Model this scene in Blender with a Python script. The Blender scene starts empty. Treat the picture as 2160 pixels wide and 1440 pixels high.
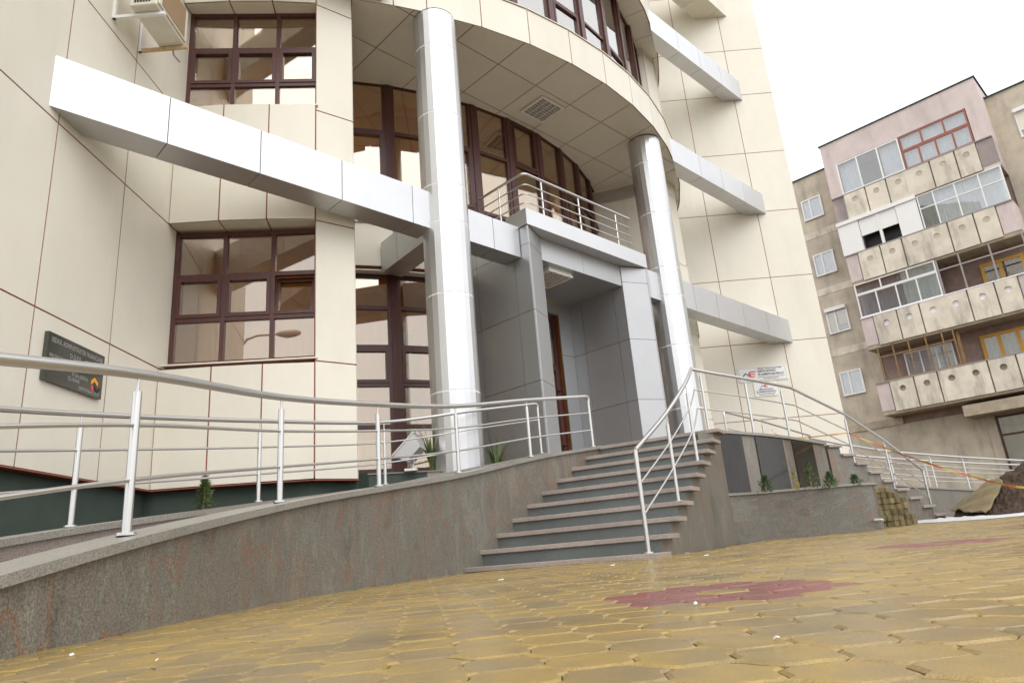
import bpy, bmesh, math, random
from mathutils import Vector, Matrix, noise
random.seed(7)
sc = bpy.context.scene
COL = sc.collection
R = math.radians

# ---------------------------------------------------------------- camera
H = 0.26
cam_d = bpy.data.cameras.new('camera'); cam = bpy.data.objects.new('camera', cam_d); COL.objects.link(cam)
PITCH, ROLL, FPX = R(17.1), R(4.78), 1470.0
fw = Vector((0, math.cos(PITCH), math.sin(PITCH))); rt0 = Vector((1, 0, 0)); up0 = rt0.cross(fw)
rt = rt0*math.cos(ROLL) - up0*math.sin(ROLL); up = up0*math.cos(ROLL) + rt0*math.sin(ROLL)
cam.matrix_world = Matrix(((rt.x, up.x, -fw.x, 0), (rt.y, up.y, -fw.y, 0), (rt.z, up.z, -fw.z, H), (0, 0, 0, 1)))
cam_d.sensor_width = 36; cam_d.lens = 36*FPX/2160; cam_d.clip_start = .05; cam_d.clip_end = 2000
sc.camera = cam

# ---------------------------------------------------------------- sky, sun, exposure
w = bpy.data.worlds.new('World'); sc.world = w; w.use_nodes = True
nt = w.node_tree; nt.nodes.clear()
out = nt.nodes.new('ShaderNodeOutputWorld'); bg = nt.nodes.new('ShaderNodeBackground')
sky = nt.nodes.new('ShaderNodeTexSky'); sky.sky_type = 'NISHITA'; sky.sun_disc = False
SUN_EL, SUN_AZ = R(52), R(158)          # azimuth clockwise from +Y
sky.sun_elevation = SUN_EL; sky.sun_rotation = SUN_AZ
sky.air_density = 1.0; sky.dust_density = 6.0
hs = nt.nodes.new('ShaderNodeHueSaturation'); hs.inputs['Saturation'].default_value = 0.08
mx = nt.nodes.new('ShaderNodeMix'); mx.data_type = 'RGBA'; mx.inputs['Factor'].default_value = 0.86
mx.inputs['B'].default_value = (9.6, 9.7, 9.9, 1)      # even cloud cover in front of the clear sky
nt.links.new(sky.outputs['Color'], hs.inputs['Color']); nt.links.new(hs.outputs['Color'], mx.inputs['A'])
nt.links.new(mx.outputs['Result'], bg.inputs['Color']); bg.inputs['Strength'].default_value = 0.1
nt.links.new(bg.outputs['Background'], out.inputs['Surface'])
sd = bpy.data.lights.new('sun', 'SUN'); so = bpy.data.objects.new('sun', sd); COL.objects.link(so)
sd.energy = 0.7; sd.angle = R(60); sd.color = (1.0, .97, .92)
sdir = Vector((math.sin(SUN_AZ)*math.cos(SUN_EL), math.cos(SUN_AZ)*math.cos(SUN_EL), math.sin(SUN_EL)))
so.rotation_euler = sdir.to_track_quat('Z', 'Y').to_euler(); so.location = (10, -20, 40)
sc.view_settings.view_transform = 'Standard'; sc.view_settings.look = 'None'
sc.view_settings.gamma = 1; sc.view_settings.exposure = 0.9

# ---------------------------------------------------------------- materials
def mat(name, col, rough=.5, metal=0, var=.0, vscale=3.0, bump=0, bscale=60, spec=.5, stretch=(1, 1, 1), rvar=0, coat=0, orand=0, stain=0):
    m = bpy.data.materials.new(name); m.use_nodes = True; n = m.node_tree.nodes; l = m.node_tree.links
    b = n['Principled BSDF']; b.inputs['Base Color'].default_value = (*col, 1); b.inputs['Roughness'].default_value = rough
    b.inputs['Metallic'].default_value = metal; b.inputs['Specular IOR Level'].default_value = spec
    b.inputs['Coat Weight'].default_value = coat; b.inputs['Coat Roughness'].default_value = .1
    if var or bump or rvar:
        g = n.new('ShaderNodeNewGeometry'); mp = n.new('ShaderNodeMapping'); mp.inputs['Scale'].default_value = stretch
        l.new(g.outputs['Position'], mp.inputs['Vector'])
        if var or rvar:
            t = n.new('ShaderNodeTexNoise'); t.inputs['Scale'].default_value = vscale; t.inputs['Detail'].default_value = 6; t.inputs['Roughness'].default_value = .6
            l.new(mp.outputs['Vector'], t.inputs['Vector'])
        if var:
            r = n.new('ShaderNodeMapRange'); r.inputs['From Min'].default_value = .3; r.inputs['From Max'].default_value = .7
            r.inputs['To Min'].default_value = 1-var; r.inputs['To Max'].default_value = 1+var
            l.new(t.outputs['Fac'], r.inputs['Value'])
            v = n.new('ShaderNodeVectorMath'); v.operation = 'SCALE'; v.inputs[0].default_value = col
            sv = r.outputs['Result']
            def mul(x):
                q = n.new('ShaderNodeMath'); q.operation = 'MULTIPLY'; l.new(sv, q.inputs[0]); l.new(x, q.inputs[1]); return q.outputs['Value']
            if orand:
                oi = n.new('ShaderNodeObjectInfo'); ro_ = n.new('ShaderNodeMapRange'); ro_.inputs['To Min'].default_value = 1-orand; ro_.inputs['To Max'].default_value = 1+orand
                l.new(oi.outputs['Random'], ro_.inputs['Value']); sv = mul(ro_.outputs['Result'])
            if stain:
                ms = n.new('ShaderNodeMapping'); ms.inputs['Scale'].default_value = (1.6, 1.6, .35); l.new(g.outputs['Position'], ms.inputs['Vector'])
                ts = n.new('ShaderNodeTexNoise'); ts.inputs['Scale'].default_value = 1.1; ts.inputs['Detail'].default_value = 7; ts.inputs['Roughness'].default_value = .65; l.new(ms.outputs['Vector'], ts.inputs['Vector'])
                rs_ = n.new('ShaderNodeMapRange'); rs_.inputs['From Min'].default_value = .5; rs_.inputs['From Max'].default_value = .68; rs_.inputs['To Min'].default_value = 1; rs_.inputs['To Max'].default_value = 1-stain
                l.new(ts.outputs['Fac'], rs_.inputs['Value']); sv = mul(rs_.outputs['Result'])
            l.new(sv, v.inputs['Scale']); l.new(v.outputs['Vector'], b.inputs['Base Color'])
        if rvar:
            r2 = n.new('ShaderNodeMapRange'); r2.inputs['From Min'].default_value = .35; r2.inputs['From Max'].default_value = .65
            r2.inputs['To Min'].default_value = max(.03, rough-rvar); r2.inputs['To Max'].default_value = rough+rvar
            l.new(t.outputs['Fac'], r2.inputs['Value']); l.new(r2.outputs['Result'], b.inputs['Roughness'])
        if bump:
            t2 = n.new('ShaderNodeTexNoise'); t2.inputs['Scale'].default_value = bscale; t2.inputs['Detail'].default_value = 4
            l.new(mp.outputs['Vector'], t2.inputs['Vector'])
            bp = n.new('ShaderNodeBump'); bp.inputs['Strength'].default_value = bump; bp.inputs['Distance'].default_value = .01
            l.new(t2.outputs['Fac'], bp.inputs['Height']); l.new(bp.outputs['Normal'], b.inputs['Normal'])
    return m

def ramp(n, stops):
    c = n.new('ShaderNodeValToRGB'); e = c.color_ramp.elements
    e[0].position, e[0].color = stops[0][0], (*stops[0][1], 1); e[1].position, e[1].color = stops[-1][0], (*stops[-1][1], 1)
    for p, col in stops[1:-1]:
        x = e.new(p); x.color = (*col, 1)
    return c

def granite_wall(name, hor=False, dark=1.0, rough=.32):
    """brown-grey veined polished stone; veins run down the slab (or along it)"""
    m = bpy.data.materials.new(name); m.use_nodes = True; n = m.node_tree.nodes; l = m.node_tree.links; b = n['Principled BSDF']
    g = n.new('ShaderNodeNewGeometry'); mp = n.new('ShaderNodeMapping')
    mp.inputs['Scale'].default_value = (.9, .9, 2.6) if hor else (2.4, 2.4, .85)
    oi = n.new('ShaderNodeObjectInfo'); om = n.new('ShaderNodeVectorMath'); om.operation = 'SCALE'; om.inputs[0].default_value = (23, 11, 7); l.new(oi.outputs['Random'], om.inputs['Scale'])
    oa = n.new('ShaderNodeVectorMath'); oa.operation = 'ADD'; l.new(g.outputs['Position'], oa.inputs[0]); l.new(om.outputs['Vector'], oa.inputs[1])
    l.new(oa.outputs['Vector'], mp.inputs['Vector'])
    wn = n.new('ShaderNodeTexNoise'); wn.inputs['Scale'].default_value = 1.3; wn.inputs['Detail'].default_value = 3
    l.new(mp.outputs['Vector'], wn.inputs['Vector'])
    ad = n.new('ShaderNodeVectorMath'); ad.operation = 'MULTIPLY_ADD'; ad.inputs[1].default_value = (1.9, 1.9, 1.9)
    l.new(wn.outputs['Color'], ad.inputs[0]); l.new(mp.outputs['Vector'], ad.inputs[2])
    t = n.new('ShaderNodeTexNoise'); t.inputs['Scale'].default_value = 1.1; t.inputs['Detail'].default_value = 9; t.inputs['Roughness'].default_value = .68
    l.new(ad.outputs['Vector'], t.inputs['Vector'])
    d = dark
    c = ramp(n, [(.28, (.10*d, .095*d, .08*d)), (.40, (.155*d, .145*d, .12*d)), (.46, (.205*d, .18*d, .15*d)), (.5, (.17*d, .152*d, .127*d)), (.55, (.19*d, .188*d, .152*d)), (.62, (.235*d, .21*d, .175*d)), (.75, (.15*d, .135*d, .112*d))])
    l.new(t.outputs['Fac'], c.inputs['Fac'])
    # rusty veins
    t3 = n.new('ShaderNodeTexNoise'); t3.inputs['Scale'].default_value = .8; t3.inputs['Detail'].default_value = 5; t3.inputs['Roughness'].default_value = .55
    o3 = n.new('ShaderNodeVectorMath'); o3.operation = 'ADD'; o3.inputs[1].default_value = (17, 3, 9)
    l.new(ad.outputs['Vector'], o3.inputs[0]); l.new(o3.outputs['Vector'], t3.inputs['Vector'])
    vr = ramp(n, [(.482, (0, 0, 0)), (.5, (1, 1, 1)), (.513, (0, 0, 0))]); l.new(t3.outputs['Fac'], vr.inputs['Fac'])
    sc_ = n.new('ShaderNodeMath'); sc_.operation = 'MULTIPLY'; sc_.inputs[1].default_value = .62; l.new(vr.outputs['Color'], sc_.inputs[0])
    mxv = n.new('ShaderNodeMix'); mxv.data_type = 'RGBA'; mxv.inputs['B'].default_value = (.26*d, .115*d, .06*d, 1)
    l.new(sc_.outputs['Value'], mxv.inputs['Factor']); l.new(c.outputs['Color'], mxv.inputs['A'])
    # grain
    t4 = n.new('ShaderNodeTexNoise'); t4.inputs['Scale'].default_value = 105; t4.inputs['Detail'].default_value = 2
    l.new(g.outputs['Position'], t4.inputs['Vector'])
    r4 = n.new('ShaderNodeMapRange'); r4.inputs['From Min'].default_value = .3; r4.inputs['From Max'].default_value = .7; r4.inputs['To Min'].default_value = .58; r4.inputs['To Max'].default_value = 1.45
    l.new(t4.outputs['Fac'], r4.inputs['Value'])
    mu = n.new('ShaderNodeVectorMath'); mu.operation = 'SCALE'; l.new(mxv.outputs['Result'], mu.inputs[0]); l.new(r4.outputs['Result'], mu.inputs['Scale'])
    l.new(mu.outputs['Vector'], b.inputs['Base Color']); b.inputs['Roughness'].default_value = rough
    return m

def speckle(name, cols, scale=160, rough=.4, bump=.05):
    m = bpy.data.materials.new(name); m.use_nodes = True; n = m.node_tree.nodes; l = m.node_tree.links; b = n['Principled BSDF']
    g = n.new('ShaderNodeNewGeometry'); t = n.new('ShaderNodeTexNoise'); t.inputs['Scale'].default_value = scale; t.inputs['Detail'].default_value = 3; t.inputs['Roughness'].default_value = .7
    l.new(g.outputs['Position'], t.inputs['Vector'])
    c = ramp(n, cols); l.new(t.outputs['Fac'], c.inputs['Fac']); 
    t2 = n.new('ShaderNodeTexNoise'); t2.inputs['Scale'].default_value = 2.2; t2.inputs['Detail'].default_value = 5; l.new(g.outputs['Position'], t2.inputs['Vector'])
    r = n.new('ShaderNodeMapRange'); r.inputs['To Min'].default_value = .7; r.inputs['To Max'].default_value = 1.3; l.new(t2.outputs['Fac'], r.inputs['Value'])
    v = n.new('ShaderNodeVectorMath'); v.operation = 'SCALE'; l.new(c.outputs['Color'], v.inputs[0]); l.new(r.outputs['Result'], v.inputs['Scale'])
    l.new(v.outputs['Vector'], b.inputs['Base Color'])
    b.inputs['Roughness'].default_value = rough
    bp = n.new('ShaderNodeBump'); bp.inputs['Strength'].default_value = bump; bp.inputs['Distance'].default_value = .005
    l.new(t.outputs['Fac'], bp.inputs['Height']); l.new(bp.outputs['Normal'], b.inputs['Normal'])
    return m

def glass(name, tint, refl):
    m = bpy.data.materials.new(name); m.use_nodes = True; n = m.node_tree.nodes; l = m.node_tree.links; n.clear()
    o = n.new('ShaderNodeOutputMaterial'); tr = n.new('ShaderNodeBsdfTransparent'); tr.inputs['Color'].default_value = (*tint, 1)
    gl = n.new('ShaderNodeBsdfGlossy'); gl.inputs['Roughness'].default_value = .015; gl.inputs['Color'].default_value = (.95, .93, .91, 1)
    lw = n.new('ShaderNodeLayerWeight'); lw.inputs['Blend'].default_value = .35
    r = n.new('ShaderNodeMapRange'); r.inputs['To Min'].default_value = refl; r.inputs['To Max'].default_value = min(1, refl+.5)
    g = n.new('ShaderNodeNewGeometry'); t = n.new('ShaderNodeTexNoise'); t.inputs['Scale'].default_value = 1.4; t.inputs['Detail'].default_value = 1
    bp = n.new('ShaderNodeBump'); bp.inputs['Strength'].default_value = .02; bp.inputs['Distance'].default_value = .05
    l.new(g.outputs['Position'], t.inputs['Vector']); l.new(t.outputs['Fac'], bp.inputs['Height']); l.new(bp.outputs['Normal'], gl.inputs['Normal'])
    l.new(lw.outputs['Fresnel'], r.inputs['Value'])
    ms = n.new('ShaderNodeMixShader'); l.new(r.outputs['Result'], ms.inputs['Fac']); l.new(tr.outputs['BSDF'], ms.inputs[1]); l.new(gl.outputs['BSDF'], ms.inputs[2])
    l.new(ms.outputs['Shader'], o.inputs['Surface']); return m

def paver_mat(name, cols):
    m = bpy.data.materials.new(name); m.use_nodes = True; n = m.node_tree.nodes; l = m.node_tree.links; b = n['Principled BSDF']
    g = n.new('ShaderNodeNewGeometry')
    t = n.new('ShaderNodeTexNoise'); t.inputs['Scale'].default_value = 2.3; t.inputs['Detail'].default_value = 6; t.inputs['Roughness'].default_value = .6
    l.new(g.outputs['Position'], t.inputs['Vector'])
    at = n.new('ShaderNodeAttribute'); at.attribute_name = 'tone'; at.attribute_type = 'GEOMETRY'
    oi = n.new('ShaderNodeObjectInfo')
    s1 = n.new('ShaderNodeMath'); s1.operation = 'ADD'; l.new(at.outputs['Fac'], s1.inputs[0]); l.new(oi.outputs['Random'], s1.inputs[1])
    f1 = n.new('ShaderNodeMath'); f1.operation = 'FRACT'; l.new(s1.outputs['Value'], f1.inputs[0])
    s2 = n.new('ShaderNodeMath'); s2.operation = 'MULTIPLY_ADD'; s2.inputs[1].default_value = .18; l.new(f1.outputs['Value'], s2.inputs[0]); l.new(t.outputs['Fac'], s2.inputs[2])
    c = ramp(n, cols); l.new(s2.outputs['Value'], c.inputs['Fac'])
    gr = n.new('ShaderNodeTexNoise'); gr.inputs['Scale'].default_value = 300; gr.inputs['Detail'].default_value = 2; l.new(g.outputs['Position'], gr.inputs['Vector'])
    rr = n.new('ShaderNodeMapRange'); rr.inputs['From Min'].default_value = .3; rr.inputs['From Max'].default_value = .7; rr.inputs['To Min'].default_value = .74; rr.inputs['To Max'].default_value = 1.24
    l.new(gr.outputs['Fac'], rr.inputs['Value'])
    v = n.new('ShaderNodeVectorMath'); v.operation = 'SCALE'; l.new(c.outputs['Color'], v.inputs[0]); l.new(rr.outputs['Result'], v.inputs['Scale'])
    l.new(v.outputs['Vector'], b.inputs['Base Color'])
    w2 = n.new('ShaderNodeTexNoise'); w2.inputs['Scale'].default_value = 1.1; w2.inputs['Detail'].default_value = 4; l.new(g.outputs['Position'], w2.inputs['Vector'])
    wr = n.new('ShaderNodeMapRange'); wr.inputs['From Min'].default_value = .4; wr.inputs['From Max'].default_value = .62; wr.inputs['To Min'].default_value = .16; wr.inputs['To Max'].default_value = .42
    l.new(w2.outputs['Fac'], wr.inputs['Value']); l.new(wr.outputs['Result'], b.inputs['Roughness'])
    bp = n.new('ShaderNodeBump'); bp.inputs['Strength'].default_value = .25; bp.inputs['Distance'].default_value = .003
    l.new(gr.outputs['Fac'], bp.inputs['Height']); l.new(bp.outputs['Normal'], b.inputs['Normal'])
    return m

def _dim(m, s):
    m.node_tree.nodes['Principled BSDF'].inputs['Specular IOR Level'].default_value = s; return m
M = dict(
 clad=mat('cream_cladding', (.73, .69, .590), .42, var=.03, vscale=1.2, bump=.012, bscale=300, spec=.4, orand=.022, stain=.05),
 joint=mat('red_brown_joint', (.30, .085, .05), .6),
 alu=mat('silver_sheet', (.61, .615, .625), .42, metal=.84, var=.03, vscale=2, orand=.03, bump=.03, bscale=2.5),
 alucol=mat('column_sheet_metal', (.62, .625, .63), .37, metal=.88, var=.03, vscale=2, orand=.03),
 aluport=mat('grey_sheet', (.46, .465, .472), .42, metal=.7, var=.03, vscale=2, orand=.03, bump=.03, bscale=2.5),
 aludark=mat('dark_joint', (.05, .05, .055), .6),
 aluring=mat('pale_band', (.78, .78, .77), .4),
 frame=mat('brown_frame', (.075, .022, .017), .36, var=.25, vscale=20, stretch=(1, 1, .2)),
 glass=glass('bronze_glass', (.93, .82, .64), .19),
 glassup=glass('clear_upper_glass', (.45, .42, .40), .42),
 inner=mat('tan_blind', (.80, .50, .17), .8, var=.12, vscale=1.5, stretch=(4, 4, .5)),
 innerwall=mat('room_wall', (.45, .40, .30), .8),
 yellow=mat('yellow_panel', (.42, .40, .06), .7),
 white=mat('white_enamel', (.78, .78, .76), .4),
 granite=granite_wall('veined_granite', dark=.86),
 graniteh=granite_wall('veined_granite_planter', hor=True, dark=.70),
 polished=_dim(granite_wall('dark_polished_granite', dark=.13, rough=.12), .22),
 tread=speckle('pink_grey_granite', [(.3, (.07, .06, .055)), (.46, (.27, .22, .19)), (.6, (.42, .36, .32)), (.75, (.5, .46, .42))], 190, .45),
 riser=speckle('green_grey_granite', [(.3, (.055, .066, .064)), (.5, (.115, .128, .124)), (.7, (.175, .19, .185))], 220, .38),
 plinth=mat('dark_green_stucco', (.055, .075, .062), .85, var=.12, bump=.5, bscale=140),
 steel=mat('brushed_steel', (.60, .595, .58), .3, metal=.9),
 galv=mat('bright_metal', (.66, .66, .66), .38, metal=.75),
 paver=paver_mat('yellow_concrete', [(.3, (.16, .115, .045)), (.43, (.235, .167, .062)), (.54, (.315, .213, .058)), (.64, (.255, .18, .072)), (.85, (.18, .136, .068))]),
 paverred=paver_mat('red_concrete', [(.3, (.17, .05, .042)), (.6, (.22, .07, .058)), (.9, (.19, .075, .06))]),
 sand=mat('sand_bed', (.09, .062, .028), .9, var=.3, vscale=8, bump=.3, bscale=200),
 asphalt=mat('wet_asphalt', (.06, .058, .055), .5, var=.2, bump=.3),
 soil=mat('soil', (.06, .038, .024), .95, var=.4, vscale=14, bump=1, bscale=45),
 leaf=mat('leaf_green', (.085, .135, .04), .5, var=.4, vscale=30),
 leafd=mat('conifer_green', (.075, .14, .06), .6, var=.35, vscale=25),
 leafy=mat('yellow_leaf', (.35, .30, .05), .5),
 plaque=speckle('black_granite', [(.3, (.03, .032, .026)), (.55, (.065, .067, .054)), (.75, (.12, .12, .10))], 230, .15, 0),
 engr=mat('engraved_grey', (.25, .25, .235), .6),
 black=mat('black', (.012, .012, .013), .5),
 orange=mat('orange_print', (.85, .36, .02), .5), red=mat('red_print', (.72, .07, .05), .5), blue=mat('blue_print', (.06, .14, .36), .5), textd=mat('dark_print', (.13, .13, .15), .6),
 acbody=mat('cream_enamel', (.66, .62, .52), .45, var=.05, vscale=5), acfan=mat('brown_grille', (.30, .20, .11), .7),
 rust=mat('rust_stain', (.55, .40, .22), .7, var=.3, vscale=14),
 tapeo=mat('tape_orange', (.72, .20, .07), .6), tapey=mat('tape_yellow', (.66, .46, .10), .6),
 tarp=mat('white_plastic_sheet', (.60, .60, .61), .35), blanket=mat('olive_cloth', (.20, .155, .085), .95, var=.15, vscale=6, bump=.4, bscale=90),
 # apartment block
 apw=mat('stained_render', (.50, .44, .35), .9, var=.2, vscale=.9, bump=.4, bscale=30, stain=.25),
 app=mat('pink_plaster', (.60, .51, .485), .9, var=.12, vscale=.8, bump=.25, bscale=30, stain=.18),
 apc=mat('cream_concrete', (.66, .60, .50), .9, var=.16, vscale=1.3, bump=.3, bscale=25, stain=.42, orand=.06),
 apd=mat('shaded_plaster', (.28, .20, .17), .9, var=.2), apslab=mat('balcony_slab', (.38, .32, .24), .9, var=.2),  # apd: recess shade put into the colour of back wall and one curtain
 wood=mat('old_timber', (.26, .16, .07), .8, var=.2), woody=mat('yellow_varnish', (.55, .28, .03), .5), redwood=mat('red_brown_paint', (.30, .10, .065), .6), greym=mat('grey_paint', (.30, .27, .26), .6),
 net=mat('blue_grey_net', (.46, .54, .56), .9, var=.15, vscale=5, stretch=(2, 2, .4)), lace=mat('curtain', (.80, .80, .84), .9, var=.12, vscale=7, stretch=(2, 2, .4)), apglass=glass('window_glass', (.86, .89, .90), .12), teal=mat('teal_wall', (.10, .25, .22), .8),
 shutter=mat('roller_shutter', (.74, .70, .60), .6), roofd=mat('roof_edge', (.035, .06, .055), .7), pinkfl=mat('pink_flower', (.55, .10, .10), .7),
 cable=mat('cable', (.03, .03, .03), .6),
)

# ---------------------------------------------------------------- geometry helpers
def base_of(o):
    v = Vector((0, 0, 0))
    while o is not None: v += o.location; o = o.parent
    return v
def tag(o, label, cat, group=None, kind=None):
    if label: o['label'] = label
    if cat: o['category'] = cat
    if group: o['group'] = group
    if kind: o['kind'] = kind
    return o
def thing(name, loc, label, cat, group=None):
    o = bpy.data.objects.new(name, None); COL.objects.link(o); o.location = loc; o.empty_display_size = .2
    return tag(o, label, cat, group)
class MB:
    def __init__(s): s.v = []; s.f = []; s.sm = []
    def add(s, vs, fs, smooth=False):
        k = len(s.v); s.v += [tuple(v) for v in vs]; s.f += [tuple(i+k for i in f) for f in fs]; s.sm += [smooth]*len(fs); return s
    def hexa(s, p, ex, ey, ez):
        p = Vector(p); ex = Vector(ex); ey = Vector(ey); ez = Vector(ez)
        v = [p, p+ex, p+ex+ey, p+ey, p+ez, p+ex+ez, p+ex+ey+ez, p+ey+ez]
        return s.add(v, [(0, 3, 2, 1), (4, 5, 6, 7), (0, 1, 5, 4), (1, 2, 6, 5), (2, 3, 7, 6), (3, 0, 4, 7)])
    def box(s, x0, x1, y0, y1, z0, z1): return s.hexa((x0, y0, z0), (x1-x0, 0, 0), (0, y1-y0, 0), (0, 0, z1-z0))
    def prism(s, pts, z0, z1):
        n = len(pts); za = z0 if isinstance(z0, (list, tuple)) else [z0]*n; zb = z1 if isinstance(z1, (list, tuple)) else [z1]*n
        v = [(p[0], p[1], za[i]) for i, p in enumerate(pts)] + [(p[0], p[1], zb[i]) for i, p in enumerate(pts)]
        return s.add(v, [tuple(range(n-1, -1, -1)), tuple(range(n, 2*n))] + [(i, (i+1) % n, n+(i+1) % n, n+i) for i in range(n)])
    def tube(s, pts, r, n=10, cap=True):
        pts = [Vector(p) for p in pts]; rr = r if isinstance(r, (list, tuple)) else [r]*len(pts)
        rings = []; ref = None
        for i, p in enumerate(pts):
            a = pts[max(i-1, 0)]; b = pts[min(i+1, len(pts)-1)]; t = (b-a).normalized()
            if ref is None: ref = Vector((0, 0, 1)) if abs(t.z) < .9 else Vector((1, 0, 0))
            x = (ref - t*ref.dot(t)).normalized(); y = t.cross(x); ref = x
            rings.append([p + (x*math.cos(2*math.pi*k/n) + y*math.sin(2*math.pi*k/n))*rr[i] for k in range(n)])
        v = [q for rg in rings for q in rg]
        f = [(i*n+k, i*n+(k+1) % n, (i+1)*n+(k+1) % n, (i+1)*n+k) for i in range(len(pts)-1) for k in range(n)]
        s.add(v, f, True)
        if cap:
            s.add(rings[0], [tuple(range(n-1, -1, -1))]); s.add(rings[-1], [tuple(range(n))])
        return s
    def mesh(s, name, m, base=(0, 0, 0), recalc=True):
        me = bpy.data.meshes.new(name); b = Vector(base)
        me.from_pydata([(v[0]-b.x, v[1]-b.y, v[2]-b.z) for v in s.v], [], s.f)
        me.polygons.foreach_set('use_smooth', s.sm)
        ms = m if isinstance(m, (list, tuple)) else [m]
        for x in ms: me.materials.append(x)
        if recalc:
            bm = bmesh.new(); bm.from_mesh(me); bmesh.ops.recalc_face_normals(bm, faces=bm.faces[:]); bm.to_mesh(me); bm.free()
        me.update(); return me
    def build(s, name, m, parent=None, recalc=True, bevel=0):
        o = bpy.data.objects.new(name, s.mesh(name, m, base_of(parent) if parent else (0, 0, 0), recalc)); COL.objects.link(o); o.parent = parent
        if bevel:
            bm = bmesh.new(); bm.from_mesh(o.data); bmesh.ops.bevel(bm, geom=bm.edges[:], offset=bevel, segments=1, affect='EDGES'); bm.to_mesh(o.data); bm.free()
        return o
def copy_tree(o, parent=None):
    c = o.copy(); COL.objects.link(c); c.parent = parent
    for ch in list(o.children): copy_tree(ch, c)
    return c
def V3(p, z): return Vector((p[0], p[1], z))
def crom(pts, n=8):
    P = [Vector(p) for p in pts]; P = [2*P[0]-P[1]] + P + [2*P[-1]-P[-2]]; o = []
    for i in range(1, len(P)-2):
        for k in range(n):
            t = k/n; a, b, c, d = P[i-1:i+3]
            o.append(.5*((2*b) + (c-a)*t + (2*a-5*b+4*c-d)*t*t + (3*b-a-3*c+d)*t**3))
    o.append(P[-2]); return o

# plan frames ------------------------------------------------------
MX, MY, S2 = 1.505, 12.205, math.sqrt(.5)
def uv(u, v): return (MX+(u+v)*S2, MY+(u-v)*S2)      # u along the entrance front, v outwards
def mir(p): return (13.71-p[1], 13.71-p[0])          # the building is symmetric about the entrance axis
def gz(x, y): return .06 + .008*max(-30, min(15, x)) + .011*max(-20, min(20, y))
C0 = (-4.65, 18.36); C1 = (-4.95, 18.78)
def cyl(c, r, th): return (c[0]+r*math.sin(R(th)), c[1]-r*math.cos(R(th)))

def panel(parent, p0, p1, z0, z1, nrm, th, m, name='cladding_panel', gap=.0095):
    """one flat sheet between plan points p0,p1 (outer face), thickness th inwards"""
    a = Vector((p0[0], p0[1], 0)); b = Vector((p1[0], p1[1], 0)); e = (b-a).normalized(); n = Vector((nrm[0], nrm[1], 0)).normalized()
    a += e*gap; b -= e*gap
    return MB().hexa(V3(a, z0+gap), (b-a), -n*th, (0, 0, z1-z0-2*gap)).build(name, m, parent)
def outn(p0, p1, away):
    e = Vector((p1[0]-p0[0], p1[1]-p0[1])); n = Vector((-e.y, e.x)); mid = Vector(((p0[0]+p1[0])/2-away[0], (p0[1]+p1[1])/2-away[1]))
    return n if n.dot(mid) > 0 else -n
def frame_grid(name, parent, p0, p1, rows, cols, nrm, fm, gm, bw=.055, bd=.07, sash=(), label=None, pane_w=.012, sash_open=None):
    """window in the plane p0-p1: rows = heights, cols = fractions; bars, panes and sashes"""
    a = Vector((p0[0], p0[1], 0)); b = Vector((p1[0], p1[1], 0)); L = (b-a).length; e = (b-a)/L; n = Vector((nrm[0], nrm[1], 0)).normalized()
    mb = MB(); z0, z1 = rows[0], rows[-1]
    for i, c in enumerate(cols):
        x = c*L; x0 = x-bw/2 if 0 < i < len(cols)-1 else (x if i == 0 else x-bw)
        mb.hexa(a+e*x0+n*(-bd/2)+Vector((0, 0, z0)), e*bw, n*bd, (0, 0, z1-z0))
    for i, z in enumerate(rows):
        zz = z-bw/2 if 0 < i < len(rows)-1 else (z if i == 0 else z-bw)
        for j in range(len(cols)-1):
            xa = cols[j]*L + (bw if j == 0 else bw/2); xb = cols[j+1]*L - (bw if j == len(cols)-2 else bw/2)
            mb.hexa(a+e*xa+n*(-bd/2+.003)+Vector((0, 0, zz)), e*(xb-xa), n*(bd-.006), (0, 0, bw))
    o = mb.build(name, fm, parent)
    if label: o['label'] = label
    for i in range(len(rows)-1):
        for j in range(len(cols)-1):
            xa = cols[j]*L+(bw if j == 0 else bw/2); xb = cols[j+1]*L-(bw if j == len(cols)-2 else bw/2)
            za = rows[i]+(bw if i == 0 else bw/2); zb = rows[i+1]-(bw if i == len(rows)-2 else bw/2)
            g = gm(i, j) if callable(gm) else gm
            tilt = 0
            if (i, j) in sash:
                s = MB(); sw = bw*.85; f = bd/2+.012
                op = sash_open == (i, j)
                def P(x, z, d):
                    k = -.13*(z-za)/(zb-za) if op else 0
                    return a+e*x+n*(d+k)+Vector((0, 0, z))
                for (x0, x1, y0, y1) in ((xa, xa+sw, za, zb), (xb-sw, xb, za, zb), (xa+sw, xb-sw, za, za+sw), (xa+sw, xb-sw, zb-sw, zb)):
                    q = [P(x0, y0, -f), P(x1, y0, -f), P(x1, y0, f), P(x0, y0, f), P(x0, y1, -f), P(x1, y1, -f), P(x1, y1, f), P(x0, y1, f)]
                    s.add(q, [(0, 3, 2, 1), (4, 5, 6, 7), (0, 1, 5, 4), (1, 2, 6, 5), (2, 3, 7, 6), (3, 0, 4, 7)])
                s.build('sash', fm, o)
                xa += sw; xb -= sw; za2 = za+sw; zb2 = zb-sw
                if op:
                    k0 = -.13*(za2-za)/(zb-za); k1 = -.13*(zb2-za)/(zb-za)
                    q = a+e*xa+n*k0+Vector((0, 0, za2)); MB().hexa(q, e*(xb-xa), n*pane_w, n*(k1-k0)+Vector((0, 0, zb2-za2))).build('pane', g, o); continue
                za, zb = za2, zb2
            MB().hexa(a+e*xa+n*(-pane_w/2)+Vector((0, 0, za)), e*(xb-xa), n*pane_w, (0, 0, zb-za)).build('pane', g, o)
    return o

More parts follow.
